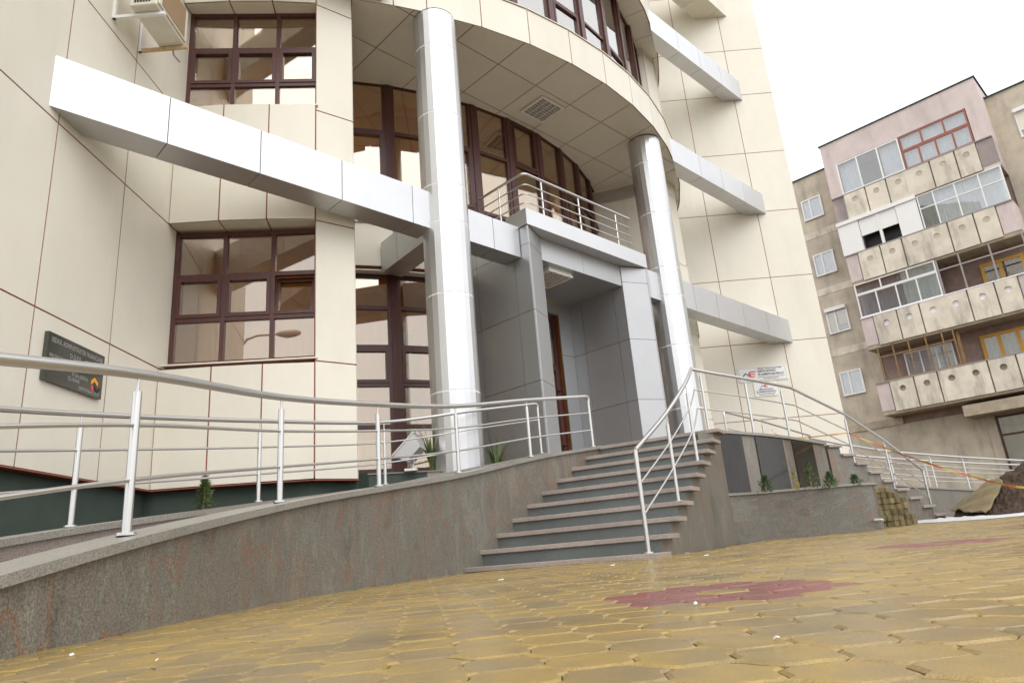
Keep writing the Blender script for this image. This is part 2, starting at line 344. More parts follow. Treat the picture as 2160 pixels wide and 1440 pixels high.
# ================================================================= GROUND
xs = [-300, -30, -12, 15, 40, 300]; ys = [-300, -20, 0, 20, 60, 400]
mb = MB(); mb.add([(x, y, gz(x, y)-.016) for y in ys for x in xs], [(j*6+i, j*6+i+1, j*6+7+i, j*6+6+i) for j in range(5) for i in range(5)])
ground = mb.build('ground', M['sand'], recalc=False); tag(ground, None, None, kind='structure')

# --- wavy hexagonal pavers, laid in running bond
PL, PW = .167, .143; PA = R(-21.7); pa = Vector((math.cos(PA), math.sin(PA))); pb = Vector((-pa.y, pa.x))
def paver_outline(gap=.0014):
    pts = []; A = .0195; B = .010
    n = 8
    for k in range(n): s = -PL/2+PL*k/n; pts.append((s, -PW/2 - A*math.cos(2*math.pi*s/PL)))
    for k in range(4): t = k/4; pts.append((PL/2 + B*math.sin(2*math.pi*t), -PW/2+A + (PW-2*A+2*A)*t if False else -PW/2+A+(PW-2*A)*t + 0))
    for k in range(n): s = PL/2-PL*k/n; pts.append((s, PW/2 + A*math.cos(2*math.pi*s/PL)))
    for k in range(4): t = 1-k/4; pts.append((-PL/2 + B*math.sin(2*math.pi*t), -PW/2+A+(PW-2*A)*t))
    # drop near duplicates, shrink by the joint
    o = []
    for p in pts:
        if not o or math.hypot(p[0]-o[-1][0], p[1]-o[-1][1]) > 1e-4: o.append(p)
    return [(x*(1-2*gap/PL), y*(1-2*gap/PW)) for x, y in o]
OUT = paver_outline()
def paver_geo(th, bevel=.0075, drop=.0042):
    n = len(OUT); k1 = 1-2*bevel/PL; k2 = 1-2*bevel/PW
    top = [(x*k1, y*k2, 0) for x, y in OUT]; rim = [(x, y, -drop) for x, y in OUT]; bot = [(x, y, -th) for x, y in OUT]
    f = [tuple(range(n))] + [(n+i, n+(i+1) % n, (i+1) % n, i) for i in range(n)] + [(2*n+i, 2*n+(i+1) % n, n+(i+1) % n, n+i) for i in range(n)]
    return top+rim+bot, f
PV, PF = paver_geo(.014)
flowers = [(.66, 2.50), (2.46, 4.50), (4.6, 6.4), (4.3, 2.2), (6.9, 7.9)]
def lat(i, j): p = pa*(i*PL + (PL/2 if j % 2 else 0)) + pb*(j*PW); return p
cells = []
for j in range(-4, 115):
    for i in range(-45, 90):
        p = lat(i, j)
        if p.y < .15 or p.y > 15 or abs(p.x) > 1.0+.83*p.y: continue
        if p.x < -2.05 or p.x > 10.5: continue
        if p.y > 5 and p.x < -1.8+(p.y-5)*.42: continue
        if p.y > 8.2 and p.x < .55*(p.y-8.2)+.0: continue
        if p.y > 7.6 and p.x < 1.8+.6*(p.y-7.6) : continue
        if p.y > 13.6: continue
        cells.append((p.x, p.y))
fl = [min(cells, key=lambda c: (c[0]-a)**2+(c[1]-b)**2) for a, b in flowers]
def red(c):
    for f in fl:
        d = math.hypot(c[0]-f[0], c[1]-f[1])
        if .05 < d < .345: return True
    return False
cells.sort(key=lambda c: (c[0]**2+c[1]**2) + (50 if abs(c[0]) > .75*c[1]+.02 or c[1] < 1.05 else 0))
rot = Matrix.Rotation(PA, 3, 'Z'); tiltm = Vector((.008, .011))
pme = {}
for key, m in (('y', M['paver']), ('r', M['paverred'])):
    mb = MB(); mb.add(PV, PF); me = mb.mesh('paver', m, recalc=False); pme[key] = me
rest = {'y': MB(), 'r': MB()}; tones = {'y': [], 'r': []}
slope = Matrix(((1, 0, 0), (0, 1, 0), (.008, .011, 1)))
for k, c in enumerate(cells):
    key = 'r' if red(c) else 'y'; z = gz(*c) + random.uniform(-.0016, .0016)
    tl = Matrix.Rotation(random.gauss(0, .006), 3, 'X') @ Matrix.Rotation(random.gauss(0, .006), 3, 'Y')
    if k < 300:
        o = bpy.data.objects.new('paver', pme[key]); COL.objects.link(o); o.parent = ground
        eul = (Matrix.Rotation(math.atan(.011), 3, 'X') @ Matrix.Rotation(-math.atan(.008), 3, 'Y') @ tl @ rot).to_euler()
        o.location = (c[0], c[1], z); o.rotation_euler = eul
    else:
        mt = slope @ tl @ rot
        rest[key].add([mt @ Vector(v) + Vector((c[0], c[1], z)) for v in PV], PF); tones[key] += [random.random()]*len(PV)
for key in 'yr':
    o = rest[key].build('pavers_beyond' if key == 'y' else 'red_pavers_beyond', M['paver'] if key == 'y' else M['paverred'], ground, recalc=False); o['kind'] = 'stuff'
    at = o.data.attributes.new('tone', 'FLOAT', 'POINT'); at.data.foreach_set('value', tones[key])

# ================================================================= OFFICE BUILDING
office = thing('office_building', (0, 12, .2), 'cream panelled office building with silver columns, beams and a curved overhang', 'building')
XL, YR = -4.6, 18.31
ZL = [1.39, 2.95, 5.02, 6.84, 8.78, 10.95, 12.95, 14.9, 16.9, 18.6]
# left and right wing walls
wl = MB().box(XL-6, XL-.009, 3.72, 10.8, 1.42, 18.6).build('wing_wall', M['joint'], office)
for a, b in ((3.73, 5.0), (5.0, 6.27), (6.27, 7.54), (7.54, 8.86)):
    for z0, z1 in zip(ZL, ZL[1:]): panel(wl, (XL, a), (XL, b), z0, z1, (1, 0), .007, M['clad'])
mb = MB().box(XL-6, XL-.12, 3.8, 8.9, .0, 1.42); mb.build('plinth', M['plinth'], office)
MB().box(XL-.12, XL+.006, 3.72, 8.66, 1.378, 1.392).build('drip_trim', M['joint'], office)
ZR = [.9, 3.17, 5.26, 7.13, 9.17, 11.1, 13.12, 14.75, 16.9, 18.8]
wr = MB().box(2.0, 8.541, YR+.009, YR+6, .3, 18.8).build('wing_wall', M['joint'], office)
for a, b in ((2.7, 4.27), (4.27, 5.91), (5.91, 7.36), (7.36, 8.55)):
    for z0, z1 in zip(ZR, ZR[1:]): panel(wr, (a, YR), (b, YR), z0, z1, (0, -1), .007, M['clad'])
for z0, z1 in zip(ZR, ZR[1:]):
    for a, b in ((YR, YR+1.5), (YR+1.5, YR+3), (YR+3, YR+4.5), (YR+4.5, YR+6)): panel(wr, (8.55, a), (8.55, b), z0, z1, (1, 0), .007, M['clad'])
MB().box(2.0, 8.5, YR+.12, YR+6, -.2, .9).build('plinth', M['plinth'], office)

# window bay beside each wing: curved cladding, recessed windows
TH = [.3, 4.3, 8.1, 12.0]
def bay(mp, mirrored):
    RB = 9.74
    def q(r, t): return mp(cyl(C0, r, t))
    cc = mp(C0)
    pil0, pil1 = mp((-2.632, 8.86)), mp((-2.16, 9.225)); pin = mp((-2.2, 12.2))
    core = MB()
    core.prism([q(RB-.3, TH[0]), q(RB-.3, TH[-1]), q(RB-2, TH[-1]), q(RB-2, TH[0])], 1.42, 2.95)
    core.prism([q(RB-.010, t) for t in TH]+[q(RB-.5, TH[-1]), q(RB-.5, TH[0])], 5.055, 6.91)
    core.prism([q(RB-.010, t) for t in TH]+[q(RB-.5, TH[-1]), q(RB-.5, TH[0])], 8.81, 18.6)
    core.prism([q(RB-.010, t) for t in TH]+[q(RB-.5, TH[-1]), q(RB-.5, TH[0])], 1.42, 2.92)
    pa_, pb_ = Vector(pil0), Vector(pil1); e = (pb_-pa_).normalized(); n = outn(pil0, pil1, cc).normalized()
    inn0 = pa_-n*.010; inn1 = pb_-n*.010-e*.02
    core.prism([inn0, inn1, mp((-2.80, 11.4)), mp((-3.3, 11.4)), mp((-2.66, 9.2))], 1.42, 18.6)
    w_ = core.build('bay_wall', M['clad' if mirrored else 'joint'], office)
    for k in range(3):
        p0, p1 = q(RB, TH[k]), q(RB, TH[k+1]); n = outn(p0, p1, cc)
        for z0, z1 in ((1.39, 2.93), (5.02, 6.915), (8.78, 10.95), (10.95, 12.95), (12.95, 14.9), (14.9, 16.9), (16.9, 18.6)):
            panel(w_, p0, p1, z0, z1, n, .007, M['clad'])
        for z in (5.02, 8.78):       # soffit strips over the windows
            a0, a1, b0, b1 = q(RB-.03, TH[k]+.06), q(RB-.03, TH[k+1]-.06), q(RB-.36, TH[k]+.06), q(RB-.36, TH[k+1]-.06)
            MB().prism([a0, a1, b1, b0], z+.004, z+.03).build('soffit_panel', M['clad'], w_)
    n = outn(pil0, pil1, cc)
    for z0, z1 in ((1.39, 2.95), (2.95, 5.02), (5.02, 6.84), (6.84, 8.78), (8.78, 10.95), (10.95, 12.95), (12.95, 14.9), (14.9, 16.9), (16.9, 18.6)):
        panel(w_, pil0, pil1, z0, z1, n, .007, M['clad'])
        sp0, sp1, sp2 = (-2.163, 9.24), (-2.46, 10.27), (-2.765, 11.33)
        for g0, g1 in ((sp0, sp1), (sp1, sp2)): panel(w_, mp(g0), mp(g1), z0, z1 if z0 != 6.84 else 9.155, outn(mp(g0), mp(g1), mp((-4, 10.5))), .007, M['clad'])
    wp0, wp1 = mp((-4.6, 8.885)), mp((-2.64, 9.085)); wn = outn(wp0, wp1, cc)
    for lo, hi, tr in ((3.02, 4.98, (3.67, 4.31)), (6.95, 8.79, (7.45, 8.10))):
        cols = [0, .345, .68, 1]
        frame_grid('window', office, wp0, wp1, [lo, tr[0], tr[1], hi], cols, wn, M['frame'], M['glass'], .06, .08,
                   sash=((1, 0), (1, 1), (1, 2)), sash_open=(1, 2) if (lo < 4 and not mirrored) else None)
        e = (Vector(wp1)-Vector(wp0)).normalized(); n = wn.normalized()
        a = Vector(wp0)-e*.0; MB().hexa(V3(a+n*(-.05), lo-.03), V3(Vector(wp1)-a+e*.02, 0), V3(n*.30, -.012), (0, 0, .02)).build('window_sill', M['clad'], office)
        # room behind: ceiling and back wall
        bk = MB(); b0 = Vector(wp0)-n*.9; b1 = Vector(wp1)-n*.9
        bk.hexa(V3(b0, lo-.4), V3(b1-b0, 0), V3(n*.05, 0), (0, 0, hi-lo+.6)); bk.hexa(V3(b0, hi+.02), V3(b1-b0, 0), V3(n*.8, 0), (0, 0, .05)); bk.hexa(V3(b0, lo-.4), V3(b1-b0, 0), V3(n*.7, 0), (0, 0, .05))
        bk.build('room_lining', M['inner'], office)
bay(lambda p: p, False)
bay(lambda p: (mir(p)[0]-.3, mir(p)[1]), True)
MB().prism([(-5.2, 8.74), (-4.6, 8.74), (-3.9, 8.80), (-2.7, 8.98), (-2.2, 9.4), (-2.7, 11), (-5.2, 11)], -.1, 1.41).build('plinth', M['plinth'], office)
MB().prism([(-4.6, 8.62), (-3.93, 8.64), (-3.27, 8.72), (-2.63, 8.85), (-2.15, 9.22), (-2.2, 9.35), (-2.7, 8.98), (-3.9, 8.8), (-4.6, 8.74)], 1.376, 1.389).build('drip_trim', M['joint'], office)

# overhanging drum: fascia ring, soffit, ribbon windows, upper wall
ZS, ZF, RD = 9.16, 9.95, 9.98
FJ = [13.5, 17.2, 20.2, 23.5, 29.3, 35.1, 41.0, 46.9, 52.6, 58.5, 64.3, 70.1, 75.5, 81.4, 87.0]
def dq(r, t): return cyl(C1, r, t)
drum = MB(); drum.prism([dq(RD-.010, t) for t in FJ]+[dq(RD-2.4, t) for t in reversed(FJ)], ZS+.035, ZF-.02); dr = drum.build('fascia_core', M['joint'], office)
for a, b in zip(FJ, FJ[1:]):
    p0, p1 = dq(RD, a), dq(RD, b); n = outn(p0, p1, C1); panel(dr, p0, p1, ZS, ZF, n, .007, M['clad'], 'fascia_panel')
    panel(dr, p0, p1, 13.15, 14.05, n, .007, M['clad'], 'fascia_panel'); panel(dr, p0, p1, 14.05, 16.0, n, .007, M['clad']); panel(dr, p0, p1, 16.0, 18.4, n, .007, M['clad'])
    s0, s1, s2, s3 = dq(RD+.02, a+.05), dq(RD+.02, b-.05), dq(RD-.62, b-.05), dq(RD-.62, a+.05)
    MB().prism([s0, s1, s2, s3], ZF+.004, ZF+.022).build('window_sill', M['clad'], dr)
    MB().prism([dq(RD-.03, a+.05), dq(RD-.03, b-.05), dq(RD-.75, b-.05), dq(RD-.75, a+.05)], 13.154, 13.18).build('soffit_panel', M['clad'], dr)
MB().prism([dq(RD-.010, t) for t in FJ]+[dq(RD-1.2, t) for t in reversed(FJ)], 13.185, 18.4).build('upper_wall_core', M['joint'], office)
RWJ = [14.2, 17.5, 23.6, 29.7, 35.8, 41.9, 48.1, 54.2, 60.4, 66.6, 72.8, 79.0, 85.2]
for k, (a, b) in enumerate(zip(RWJ, RWJ[1:])):
    p0, p1 = dq(9.40, a+.35), dq(9.40, b-.35); n = outn(p0, p1, C1)
    frame_grid('window', office, p0, p1, [ZF+.02, 11.28, 13.15], [0, 1], n, M['frame'], M['glassup'], .06, .08, sash=((0, 0),) if k % 2 else ())
    MB().prism([dq(9.48, b-.42), dq(9.48, b+.42), dq(9.32, b+.42), dq(9.32, b-.42)], ZF+.02, 13.15).build('mullion', M['frame'], office)
MB().prism([dq(8.3, t) for t in RWJ]+[dq(8.2, t) for t in reversed(RWJ)], 9.9, 13.2).build('room_lining', M['innerwall'], office)
# soffit panels: square grid along the entrance front, cut by the fascia
def clip(poly, inside, cut):
    o = []
    for i in range(len(poly)):
        a, b = poly[i], poly[(i+1) % len(poly)]; ia, ib = inside(a), inside(b)
        if ia: o.append(a)
        if ia != ib: o.append(cut(a, b))
    return o
def half(poly, p, n):
    f = lambda q: (q[0]-p[0])*n[0]+(q[1]-p[1])*n[1]
    def cut(a, b):
        fa, fb = f(a), f(b); t = fa/(fa-fb); return (a[0]+(b[0]-a[0])*t, a[1]+(b[1]-a[1])*t)
    return clip(poly, lambda q: f(q) >= 0, cut)
sp = MB().prism([dq(RD-.06, t) for t in FJ]+[cyl(C0, 7.2, 76), cyl(C0, 7.2, 45), cyl(C0, 7.2, 14)], ZS+.03, ZS+.05).build('soffit_backing', M['joint'], office)
US = [-.70+1.02*k for k in range(-6, 9)]; VS = [.87, -.16, -1.2, -2.24, -3.3, -4.4, -5.5]
for i in range(len(US)-1):
    for j in range(len(VS)-1):
        g = .0095
        poly = [uv(US[i]+g, VS[j]-g), uv(US[i+1]-g, VS[j]-g), uv(US[i+1]-g, VS[j+1]+g), uv(US[i]+g, VS[j+1]+g)]
        if j == 0: poly[0] = uv(US[i]+g, 2); poly[1] = uv(US[i+1]-g, 2)
        for a, b in zip(FJ, FJ[1:]):
            p0, p1 = dq(RD-.03, a), dq(RD-.03, b); n = outn(p0, p1, C1); poly = half(poly, p0, (-n.x, -n.y)) if len(poly) > 2 else poly
        if len(poly) > 2: poly = half(poly, (-2.15, 9.24), (.961, .276))
        if len(poly) > 2 and max(math.hypot(p[0]-C0[0], p[1]-C0[1]) for p in poly) > 7.3:
            ok = [p for k, p in enumerate(poly) if math.hypot(p[0]-poly[k-1][0], p[1]-poly[k-1][1]) > .004]
            if len(ok) > 2: MB().prism(ok, ZS+.02, ZS+.028).build('soffit_panel', M['clad'], sp)

# recessed curved glazing behind the columns, two storeys
GM = [14.0, 20.9, 27.8, 34.8, 41.9, 49.0, 55.8, 62.5, 69.5, 76]
RG = 7.37
for k, (a, b) in enumerate(zip(GM, GM[1:])):
    p0, p1 = cyl(C0, RG, a+.38), cyl(C0, RG, b-.38); n = outn(p0, p1, C0); inport = 34 < a and b < 56
    doorb = k in (4,)
    frame_grid('window', office, p0, p1, [6.15, 6.75, 8.12, 9.24] if not doorb else [6.0, 8.12, 9.24], [0, 1], n, M['frame'], M['glass'], .065, .09, sash=((1, 0),) if k % 2 == 0 else ((0, 0),) if doorb else ())
    if not inport: frame_grid('window', office, p0, p1, [1.72, 2.48, 3.19, 3.86, 4.57, 5.19], [0, 1], n, M['frame'], M['glass'], .065, .09, sash=((2, 0),))
    for z0, z1 in ((1.6, 5.19), (6.0, 9.24)):
        if z0 < 2 and 34 < b < 55: continue
        MB().prism([cyl(C0, RG+.06, b-.42), cyl(C0, RG+.06, b+.42), cyl(C0, RG-.06, b+.42), cyl(C0, RG-.06, b-.42)], z0, z1).build('mullion', M['frame'], office)
    q0, q1 = cyl(C0, RG+.22, a), cyl(C0, RG+.22, b); n = outn(q0, q1, C0)
    panel(office, q0, q1, 5.27, 6.10, n, .007, M['clad'])
    if not inport: MB().prism([cyl(C0, RG+.2, a+.06), cyl(C0, RG+.2, b-.06), cyl(C0, RG-.1, b-.06), cyl(C0, RG-.1, a+.06)], 5.2, 5.222).build('soffit_panel', M['clad'], office)
    MB().prism([cyl(C0, RG+.27, a), cyl(C0, RG+.27, b), cyl(C0, RG-.05, b), cyl(C0, RG-.05, a)], 6.105, 6.135).build('window_sill', M['white'], office)
MB().prism([cyl(C0, RG+.19, t) for t in GM]+[cyl(C0, RG-.4, t) for t in reversed(GM)], 5.262, 6.1).build('spandrel_core', M['joint'], office)
MB().prism([cyl(C0, RG+.12, t) for t in GM]+[cyl(C0, RG-.3, t) for t in reversed(GM)], .9, 1.72).build('base_course', M['plinth'], office)
rl = MB()
for z0, z1 in ((1.6, 5.3), (6.0, 9.4)):
    rl.prism([cyl(C0, 6.3, t) for t in GM]+[cyl(C0, 6.2, t) for t in reversed(GM)], z0, z1)
    rl.prism([cyl(C0, RG-.1, t) for t in GM]+[cyl(C0, 6.2, t) for t in reversed(GM)], z1-.06, z1)
    rl.prism([cyl(C0, RG-.1, t) for t in GM]+[cyl(C0, 6.2, t) for t in reversed(GM)], z0-.06, z0)
rl.build('room_lining', M['inner'], office)
yp = MB(); a, b = cyl(C0, 6.9, 23), cyl(C0, 6.7, 25.6); yp.hexa(V3(a, 1.9), (b[0]-a[0], b[1]-a[1], 0), (.03, .05, 0), (0, 0, 2.4)); yp.build('inner_yellow_door', M['yellow'], office)
dk = MB(); a2, b2 = cyl(C0, 6.92, 21.9), cyl(C0, 6.9, 22.9); dk.hexa(V3(a2, 1.9), (b2[0]-a2[0], b2[1]-a2[1], 0), (.03, .05, 0), (0, 0, 2.5)); dk.build('inner_door_frame', M['black'], office)

# columns
def column(u, v, z0, rings):
    c = uv(u, v); rad = .365; n = 22
    core = MB(); core.prism([(c[0]+(rad-.012)*math.cos(2*math.pi*k/n), c[1]+(rad-.012)*math.sin(2*math.pi*k/n)) for k in range(n)], z0, ZS+.02); o = core.build('column', M['aludark'], office)
    zz = [z0]+rings+[ZS]
    for a, b in zip(zz, zz[1:]):
        MB().prism([(c[0]+rad*math.cos(2*math.pi*k/n), c[1]+rad*math.sin(2*math.pi*k/n)) for k in range(n)], a+.012, b-.012).build('column_sheet', M['alucol'], o)
    for z in rings:
        MB().prism([(c[0]+(rad-.002)*math.cos(2*math.pi*k/n), c[1]+(rad-.002)*math.sin(2*math.pi*k/n)) for k in range(n)], z-.0115, z+.0115).build('column_band', M['aluring'], o)
    return o
column(-3.32, -.06, 1.25, [2.56, 4.04, 5.21, 5.85, 7.15, 8.45])
column(2.78, -.06, 1.25, [2.84, 4.17, 5.27, 5.92, 7.22, 8.48])

# silver beams
def beam(us, v0, v1, z0, z1, skew=0):
    core = MB(); p = [uv(us[0]+.02, v0-.012), uv(us[-1], v0-.012), uv(us[-1], v1+.012), uv(us[0]+skew+.02, v1+.012)]
    o = core.prism(p, z0+.012, z1-.012).build('beam', M['aludark'], office)
    for a, b in zip(us, us[1:]):
        g = .005; MB().prism([uv(a+g, v0), uv(b-g, v0), uv(b-g, v1), uv(a+g+(skew if a == us[0] else 0), v1)], z0, z1).build('beam_panel', M['alu'], o)
    return o
beam([-9.0, -7.47, -6.36, -5.19, -3.99, -3.62], 0, -.40, 5.12, 5.745)
beam([-3.0, -2.35, -1.74], 0, -.40, 5.12, 5.69)
beam([1.74, 2.06, 2.45], 0, -.40, 5.17, 5.80)
beam([3.1, 3.83, 4.82, 6.07, 7.31, 9.0], 0, -.40, 5.20, 5.85)
beam([3.88, 5.2, 6.3, 7.45, 9.0], 0, -.40, 9.09, 9.73, .78)
beam([3.88, 5.2, 6.3, 7.45, 9.0], 0, -.40, 12.93, 13.62, .78)
beam([-9.0, -7.47, -6.36, -5.19, -4.28], 0, -.40, 9.2, 9.82)
# cross beam from the left column back to the glazing
cb0 = Vector(uv(-3.32, -.06)); cb1 = Vector(cyl(C0, RG+.2, 20.5)); e = (cb1-cb0).normalized(); n_ = Vector((-e.y, e.x))*.2
core = MB(); p = [cb0+e*.3-n_*.95, cb1-n_*.95, cb1+n_*.95, cb0+e*.3+n_*.95]; o = core.prism(p, 5.13, 5.68).build('cross_beam', M['aludark'], office)
for a, b in ((.3, 1.2), (1.2, (cb1-cb0).length)):
    MB().prism([cb0+e*(a+.005)-n_, cb0+e*(b-.005)-n_, cb0+e*(b-.005)+n_, cb0+e*(a+.005)+n_], 5.12, 5.69).build('beam_panel', M['alu'], o)
# cream eave beam high up on the right
eb = MB().prism([uv(3.2, .0), uv(9.2, .0), uv(9.2, -.68), uv(3.2, -.68)], 16.08, 16.9).build('eave_beam', M['joint'], office)
for a, b in zip([3.2, 4.2, 5.2, 6.2, 7.2, 8.2, 9.2], [4.2, 5.2, 6.2, 7.2, 8.2, 9.2]):
    MB().prism([uv(a+.006, .03), uv(b-.006, .03), uv(b-.006, -.7), uv(a+.006, -.7)], 16.05, 16.95).build('cladding_panel', M['clad'], eb)

# entrance portal
port = MB(); zt = 5.66
for s in (-1, 1):
    port.prism([uv(s*1.70, -1.9), uv(s*1.70, .16), uv(s*1.19, -.06), uv(s*1.19, -1.9)], 1.2, zt-.01)
port = port.build('portal', M['aludark'], office)
ZP = [1.6, 2.92, 4.13, 5.33, zt]
for s in (-1, 1):
    for z0, z1 in zip(ZP, ZP[1:]):
        O_ = uv(s*1.0, -1)
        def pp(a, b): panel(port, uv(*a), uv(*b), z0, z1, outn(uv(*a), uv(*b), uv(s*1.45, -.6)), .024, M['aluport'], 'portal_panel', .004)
        pp((s*1.73, .2), (s*1.16, -.04)); 
        for v0, v1 in ((.2, -.18), (-.18, -1.15), (-1.15, -1.9)): pp((s*1.73, v0), (s*1.73, v1))
        for v0, v1 in ((-.04, -.3), (-.3, -1.15), (-1.15, -1.55)): pp((s*1.16, v0), (s*1.16, v1))
        pp((s*1.16, -1.5), (s*.78, -1.5))
MB().prism([uv(-1.745, .215), uv(1.745, .215), uv(1.745, -.3), uv(-1.745, -.3)], 5.67, 5.975).build('portal_fascia', M['alu'], port)
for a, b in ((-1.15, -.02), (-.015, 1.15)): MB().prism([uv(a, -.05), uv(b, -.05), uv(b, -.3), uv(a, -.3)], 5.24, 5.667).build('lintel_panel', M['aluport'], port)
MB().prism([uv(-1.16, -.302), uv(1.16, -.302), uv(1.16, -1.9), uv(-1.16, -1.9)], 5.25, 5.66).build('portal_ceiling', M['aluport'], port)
MB().prism([uv(-1.74, -.302), uv(1.74, -.302), uv(1.74, -1.8), uv(-1.74, -1.8)], 5.67, 5.93).build('balcony_floor', M['alu'], port)
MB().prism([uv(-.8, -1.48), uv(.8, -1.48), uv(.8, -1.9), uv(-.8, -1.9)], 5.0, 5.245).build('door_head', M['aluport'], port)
d0, d1 = uv(-.79, -1.62), uv(.79, -1.62)
door = frame_grid('entrance_door', office, d0, d1, [1.69, 3.9, 4.98], [0, .5, 1], outn(d0, d1, uv(0, -5)), M['frame'], M['glass'], .09, .09, sash=((0, 0), (0, 1)))
hd = MB()
for z in (2.25, 3.35): hd.tube([V3(uv(.62, -1.6), z), V3(uv(.62, -1.48), z), V3(uv(.5, -1.48), z)], .014, 8)
hd.build('handle', M['black'], door)
rl = MB().prism([uv(-1.6, -2.6), uv(1.6, -2.6), uv(1.6, -2.7), uv(-1.6, -2.7)], 1.6, 5.3)
for s in (-1, 1): rl.prism([uv(s*1.18, -1.56), uv(s*1.25, -1.56), uv(s*1.25, -2.6), uv(s*1.18, -2.6)], 1.6, 5.3)
rl.prism([uv(-1.5, -1.9), uv(1.5, -1.9), uv(1.5, -2.6), uv(-1.5, -2.6)], 5.2, 5.3); rl.build('room_lining', M['inner'], office)

# ================================================================= RAILINGS
def at_path(P, s):
    i = min(int(s), len(P)-2); return P[i].lerp(P[i+1], s-i)
def railing(name, label, path, posts, h, mids, rh=.025, rp=.021, rm=.0105, end_bend=None, m='steel', group=None, foot=True, pin=.09):
    root = thing(name, path[0], label, 'railing', group)
    top = [p+Vector((0, 0, h)) for p in path]
    if end_bend == 'end':
        t = (top[-1]-top[-2]).normalized(); top = top[:-1]+[top[-1]-t*.07, top[-1]-t*.02-Vector((0, 0, .008)), top[-1]-Vector((0, 0, .03)), top[-1]-Vector((0, 0, .09))]
        MB().tube([path[-1], path[-1]+Vector((0, 0, h-.05))], rp, 12).build('end_post', M[m], root)
        MB().tube([path[-1]+Vector((0, 0, .001)), path[-1]+Vector((0, 0, .012))], rp*2, 16).build('base_flange', M[m], root)
    MB().tube(top, rh, 14).build('handrail', M[m], root)
    for f in mids: MB().tube([p+Vector((0, 0, h*f)) for p in path], rm, 8).build('rail', M[m], root)
    for p in posts:
        o = MB().tube([p, p+Vector((0, 0, h-pin))], rp, 14).build('post', M[m], root)
        MB().tube([p+Vector((0, 0, h-pin)), p+Vector((0, 0, h-.01))], rp*.36, 8).build('pin', M[m], o)
        if foot: MB().tube([p+Vector((0, 0, .001)), p+Vector((0, 0, .014))], rp*2.1, 18).build('base_flange', M[m], o)
    return root

# ---- left ramp
OUTP = [Vector(p) for p in [(-1.95, .2, -.02), (-1.92, 1.7, .21), (-1.82, 3.24, .49), (-1.724, 4.98, .752), (-1.306, 6.38, .959), (-.709, 7.8, 1.187), (.12, 9.12, 1.475), (1.06, 10.26, 1.70)]]
INNP = [Vector(p) for p in [(-3.05, 1.2, .16), (-3.10, 2.9, .42), (-2.999, 4.67, .675), (-2.457, 6.52, .925), (-1.651, 8.43, 1.20), (-.56, 9.40, 1.45), (.30, 10.42, 1.69)]]
po, pi_ = crom(OUTP, 10), crom(INNP, 10)
def side(path, off):
    o = []
    for i, p in enumerate(path):
        t = path[min(i+1, len(path)-1)]-path[max(i-1, 0)]; t.z = 0; t.normalize(); o.append(p+Vector((t.y, -t.x, 0))*off)
    return o
def strip_solid(mb, A, B, za, zb):
    """solid between plan curves A and B; za, zb functions giving bottom / top heights"""
    n = len(A); v = []
    for a, b in zip(A, B): v += [(a.x, a.y, za(a)), (b.x, b.y, za(b)), (b.x, b.y, zb(b)), (a.x, a.y, zb(a))]
    f = [(0, 1, 2, 3), (4*(n-1)+3, 4*(n-1)+2, 4*(n-1)+1, 4*(n-1))]
    for i in range(n-1):
        for k in range(4): f.append((4*i+k, 4*(i+1)+k, 4*(i+1)+(k+1) % 4, 4*i+(k+1) % 4))
    return mb.add(v, f)
ramp_t = thing('ramp', (-1.7, 4, 0), 'curved granite access ramp rising past the window bay to the entrance', 'ramp')
SA, SB = side(po, .10), side(po, -.10)
for i in range(0, len(po)-1, 6):
    A, B = [p.copy() for p in SA[i:i+7]], [p.copy() for p in SB[i:i+7]]
    t0 = (A[1]-A[0]).normalized()*.0006; A[0] += t0; B[0] += t0
    strip_solid(MB(), A, B, lambda p: -.3, lambda p: p.z-.045).build('wall_slab', M['granite'], ramp_t)
def cope(path, wd, parent, nsl):
    k = max(1, (len(path)-1)//nsl)
    for i in range(0, len(path)-1, k):
        seg = path[i:i+k+1]
        if len(seg) < 2: continue
        A, B = side(path, wd)[i:i+k+1], side(path, -wd)[i:i+k+1]
        t0 = (A[1]-A[0]).normalized()*.0015
        A = [a.copy() for a in A]; B = [b.copy() for b in B]; A[0] += t0; B[0] += t0; A[-1] -= t0; B[-1] -= t0
        strip_solid(MB(), A, B, lambda p: p.z-.043, lambda p: p.z).build('coping_slab', M['coping'], parent)
M['coping'] = speckle('grey_brown_granite', [(.3, (.12, .115, .10)), (.5, (.25, .235, .205)), (.7, (.36, .34, .30))], 120, .35)
cope(po, .135, ramp_t, 9)
strip_solid(MB(), side(pi_, .09), side(pi_, -.09), lambda p: -.3, lambda p: p.z-.045).build('inner_kerb', M['tread'], ramp_t)
cope(pi_, .12, ramp_t, 7)
n_ = min(len(po), len(pi_)); A_ = [po[int(i*(len(po)-1)/(n_-1))]-Vector((0, 0, .14)) for i in range(n_)]; B_ = [pi_[int(i*(len(pi_)-1)/(n_-1))]-Vector((0, 0, .16)) for i in range(n_)]
strip_solid(MB(), A_, B_, lambda p: -.3, lambda p: p.z).build('ramp_floor', M['tread'], ramp_t)
# soil strip between ramp and building
soil = MB(); v = [(-4.7, 1.5, .1), (-3.1, 1.5, .1), (-4.7, 8.75, .75), (-2.6, 6.4, .8), (-1.9, 8.4, .98), (-2.0, 9.4, 1.0), (-1.0, 9.7, 1.25), (-.6, 11.5, 1.25), (-2.2, 11.4, 1.1)]
soil.add(v, [(0, 1, 3, 2), (2, 3, 4, 5), (5, 4, 6, 8), (8, 6, 7)]); so_ = soil.build('soil_bed', M['soil'], recalc=False); tag(so_, None, None, kind='structure')

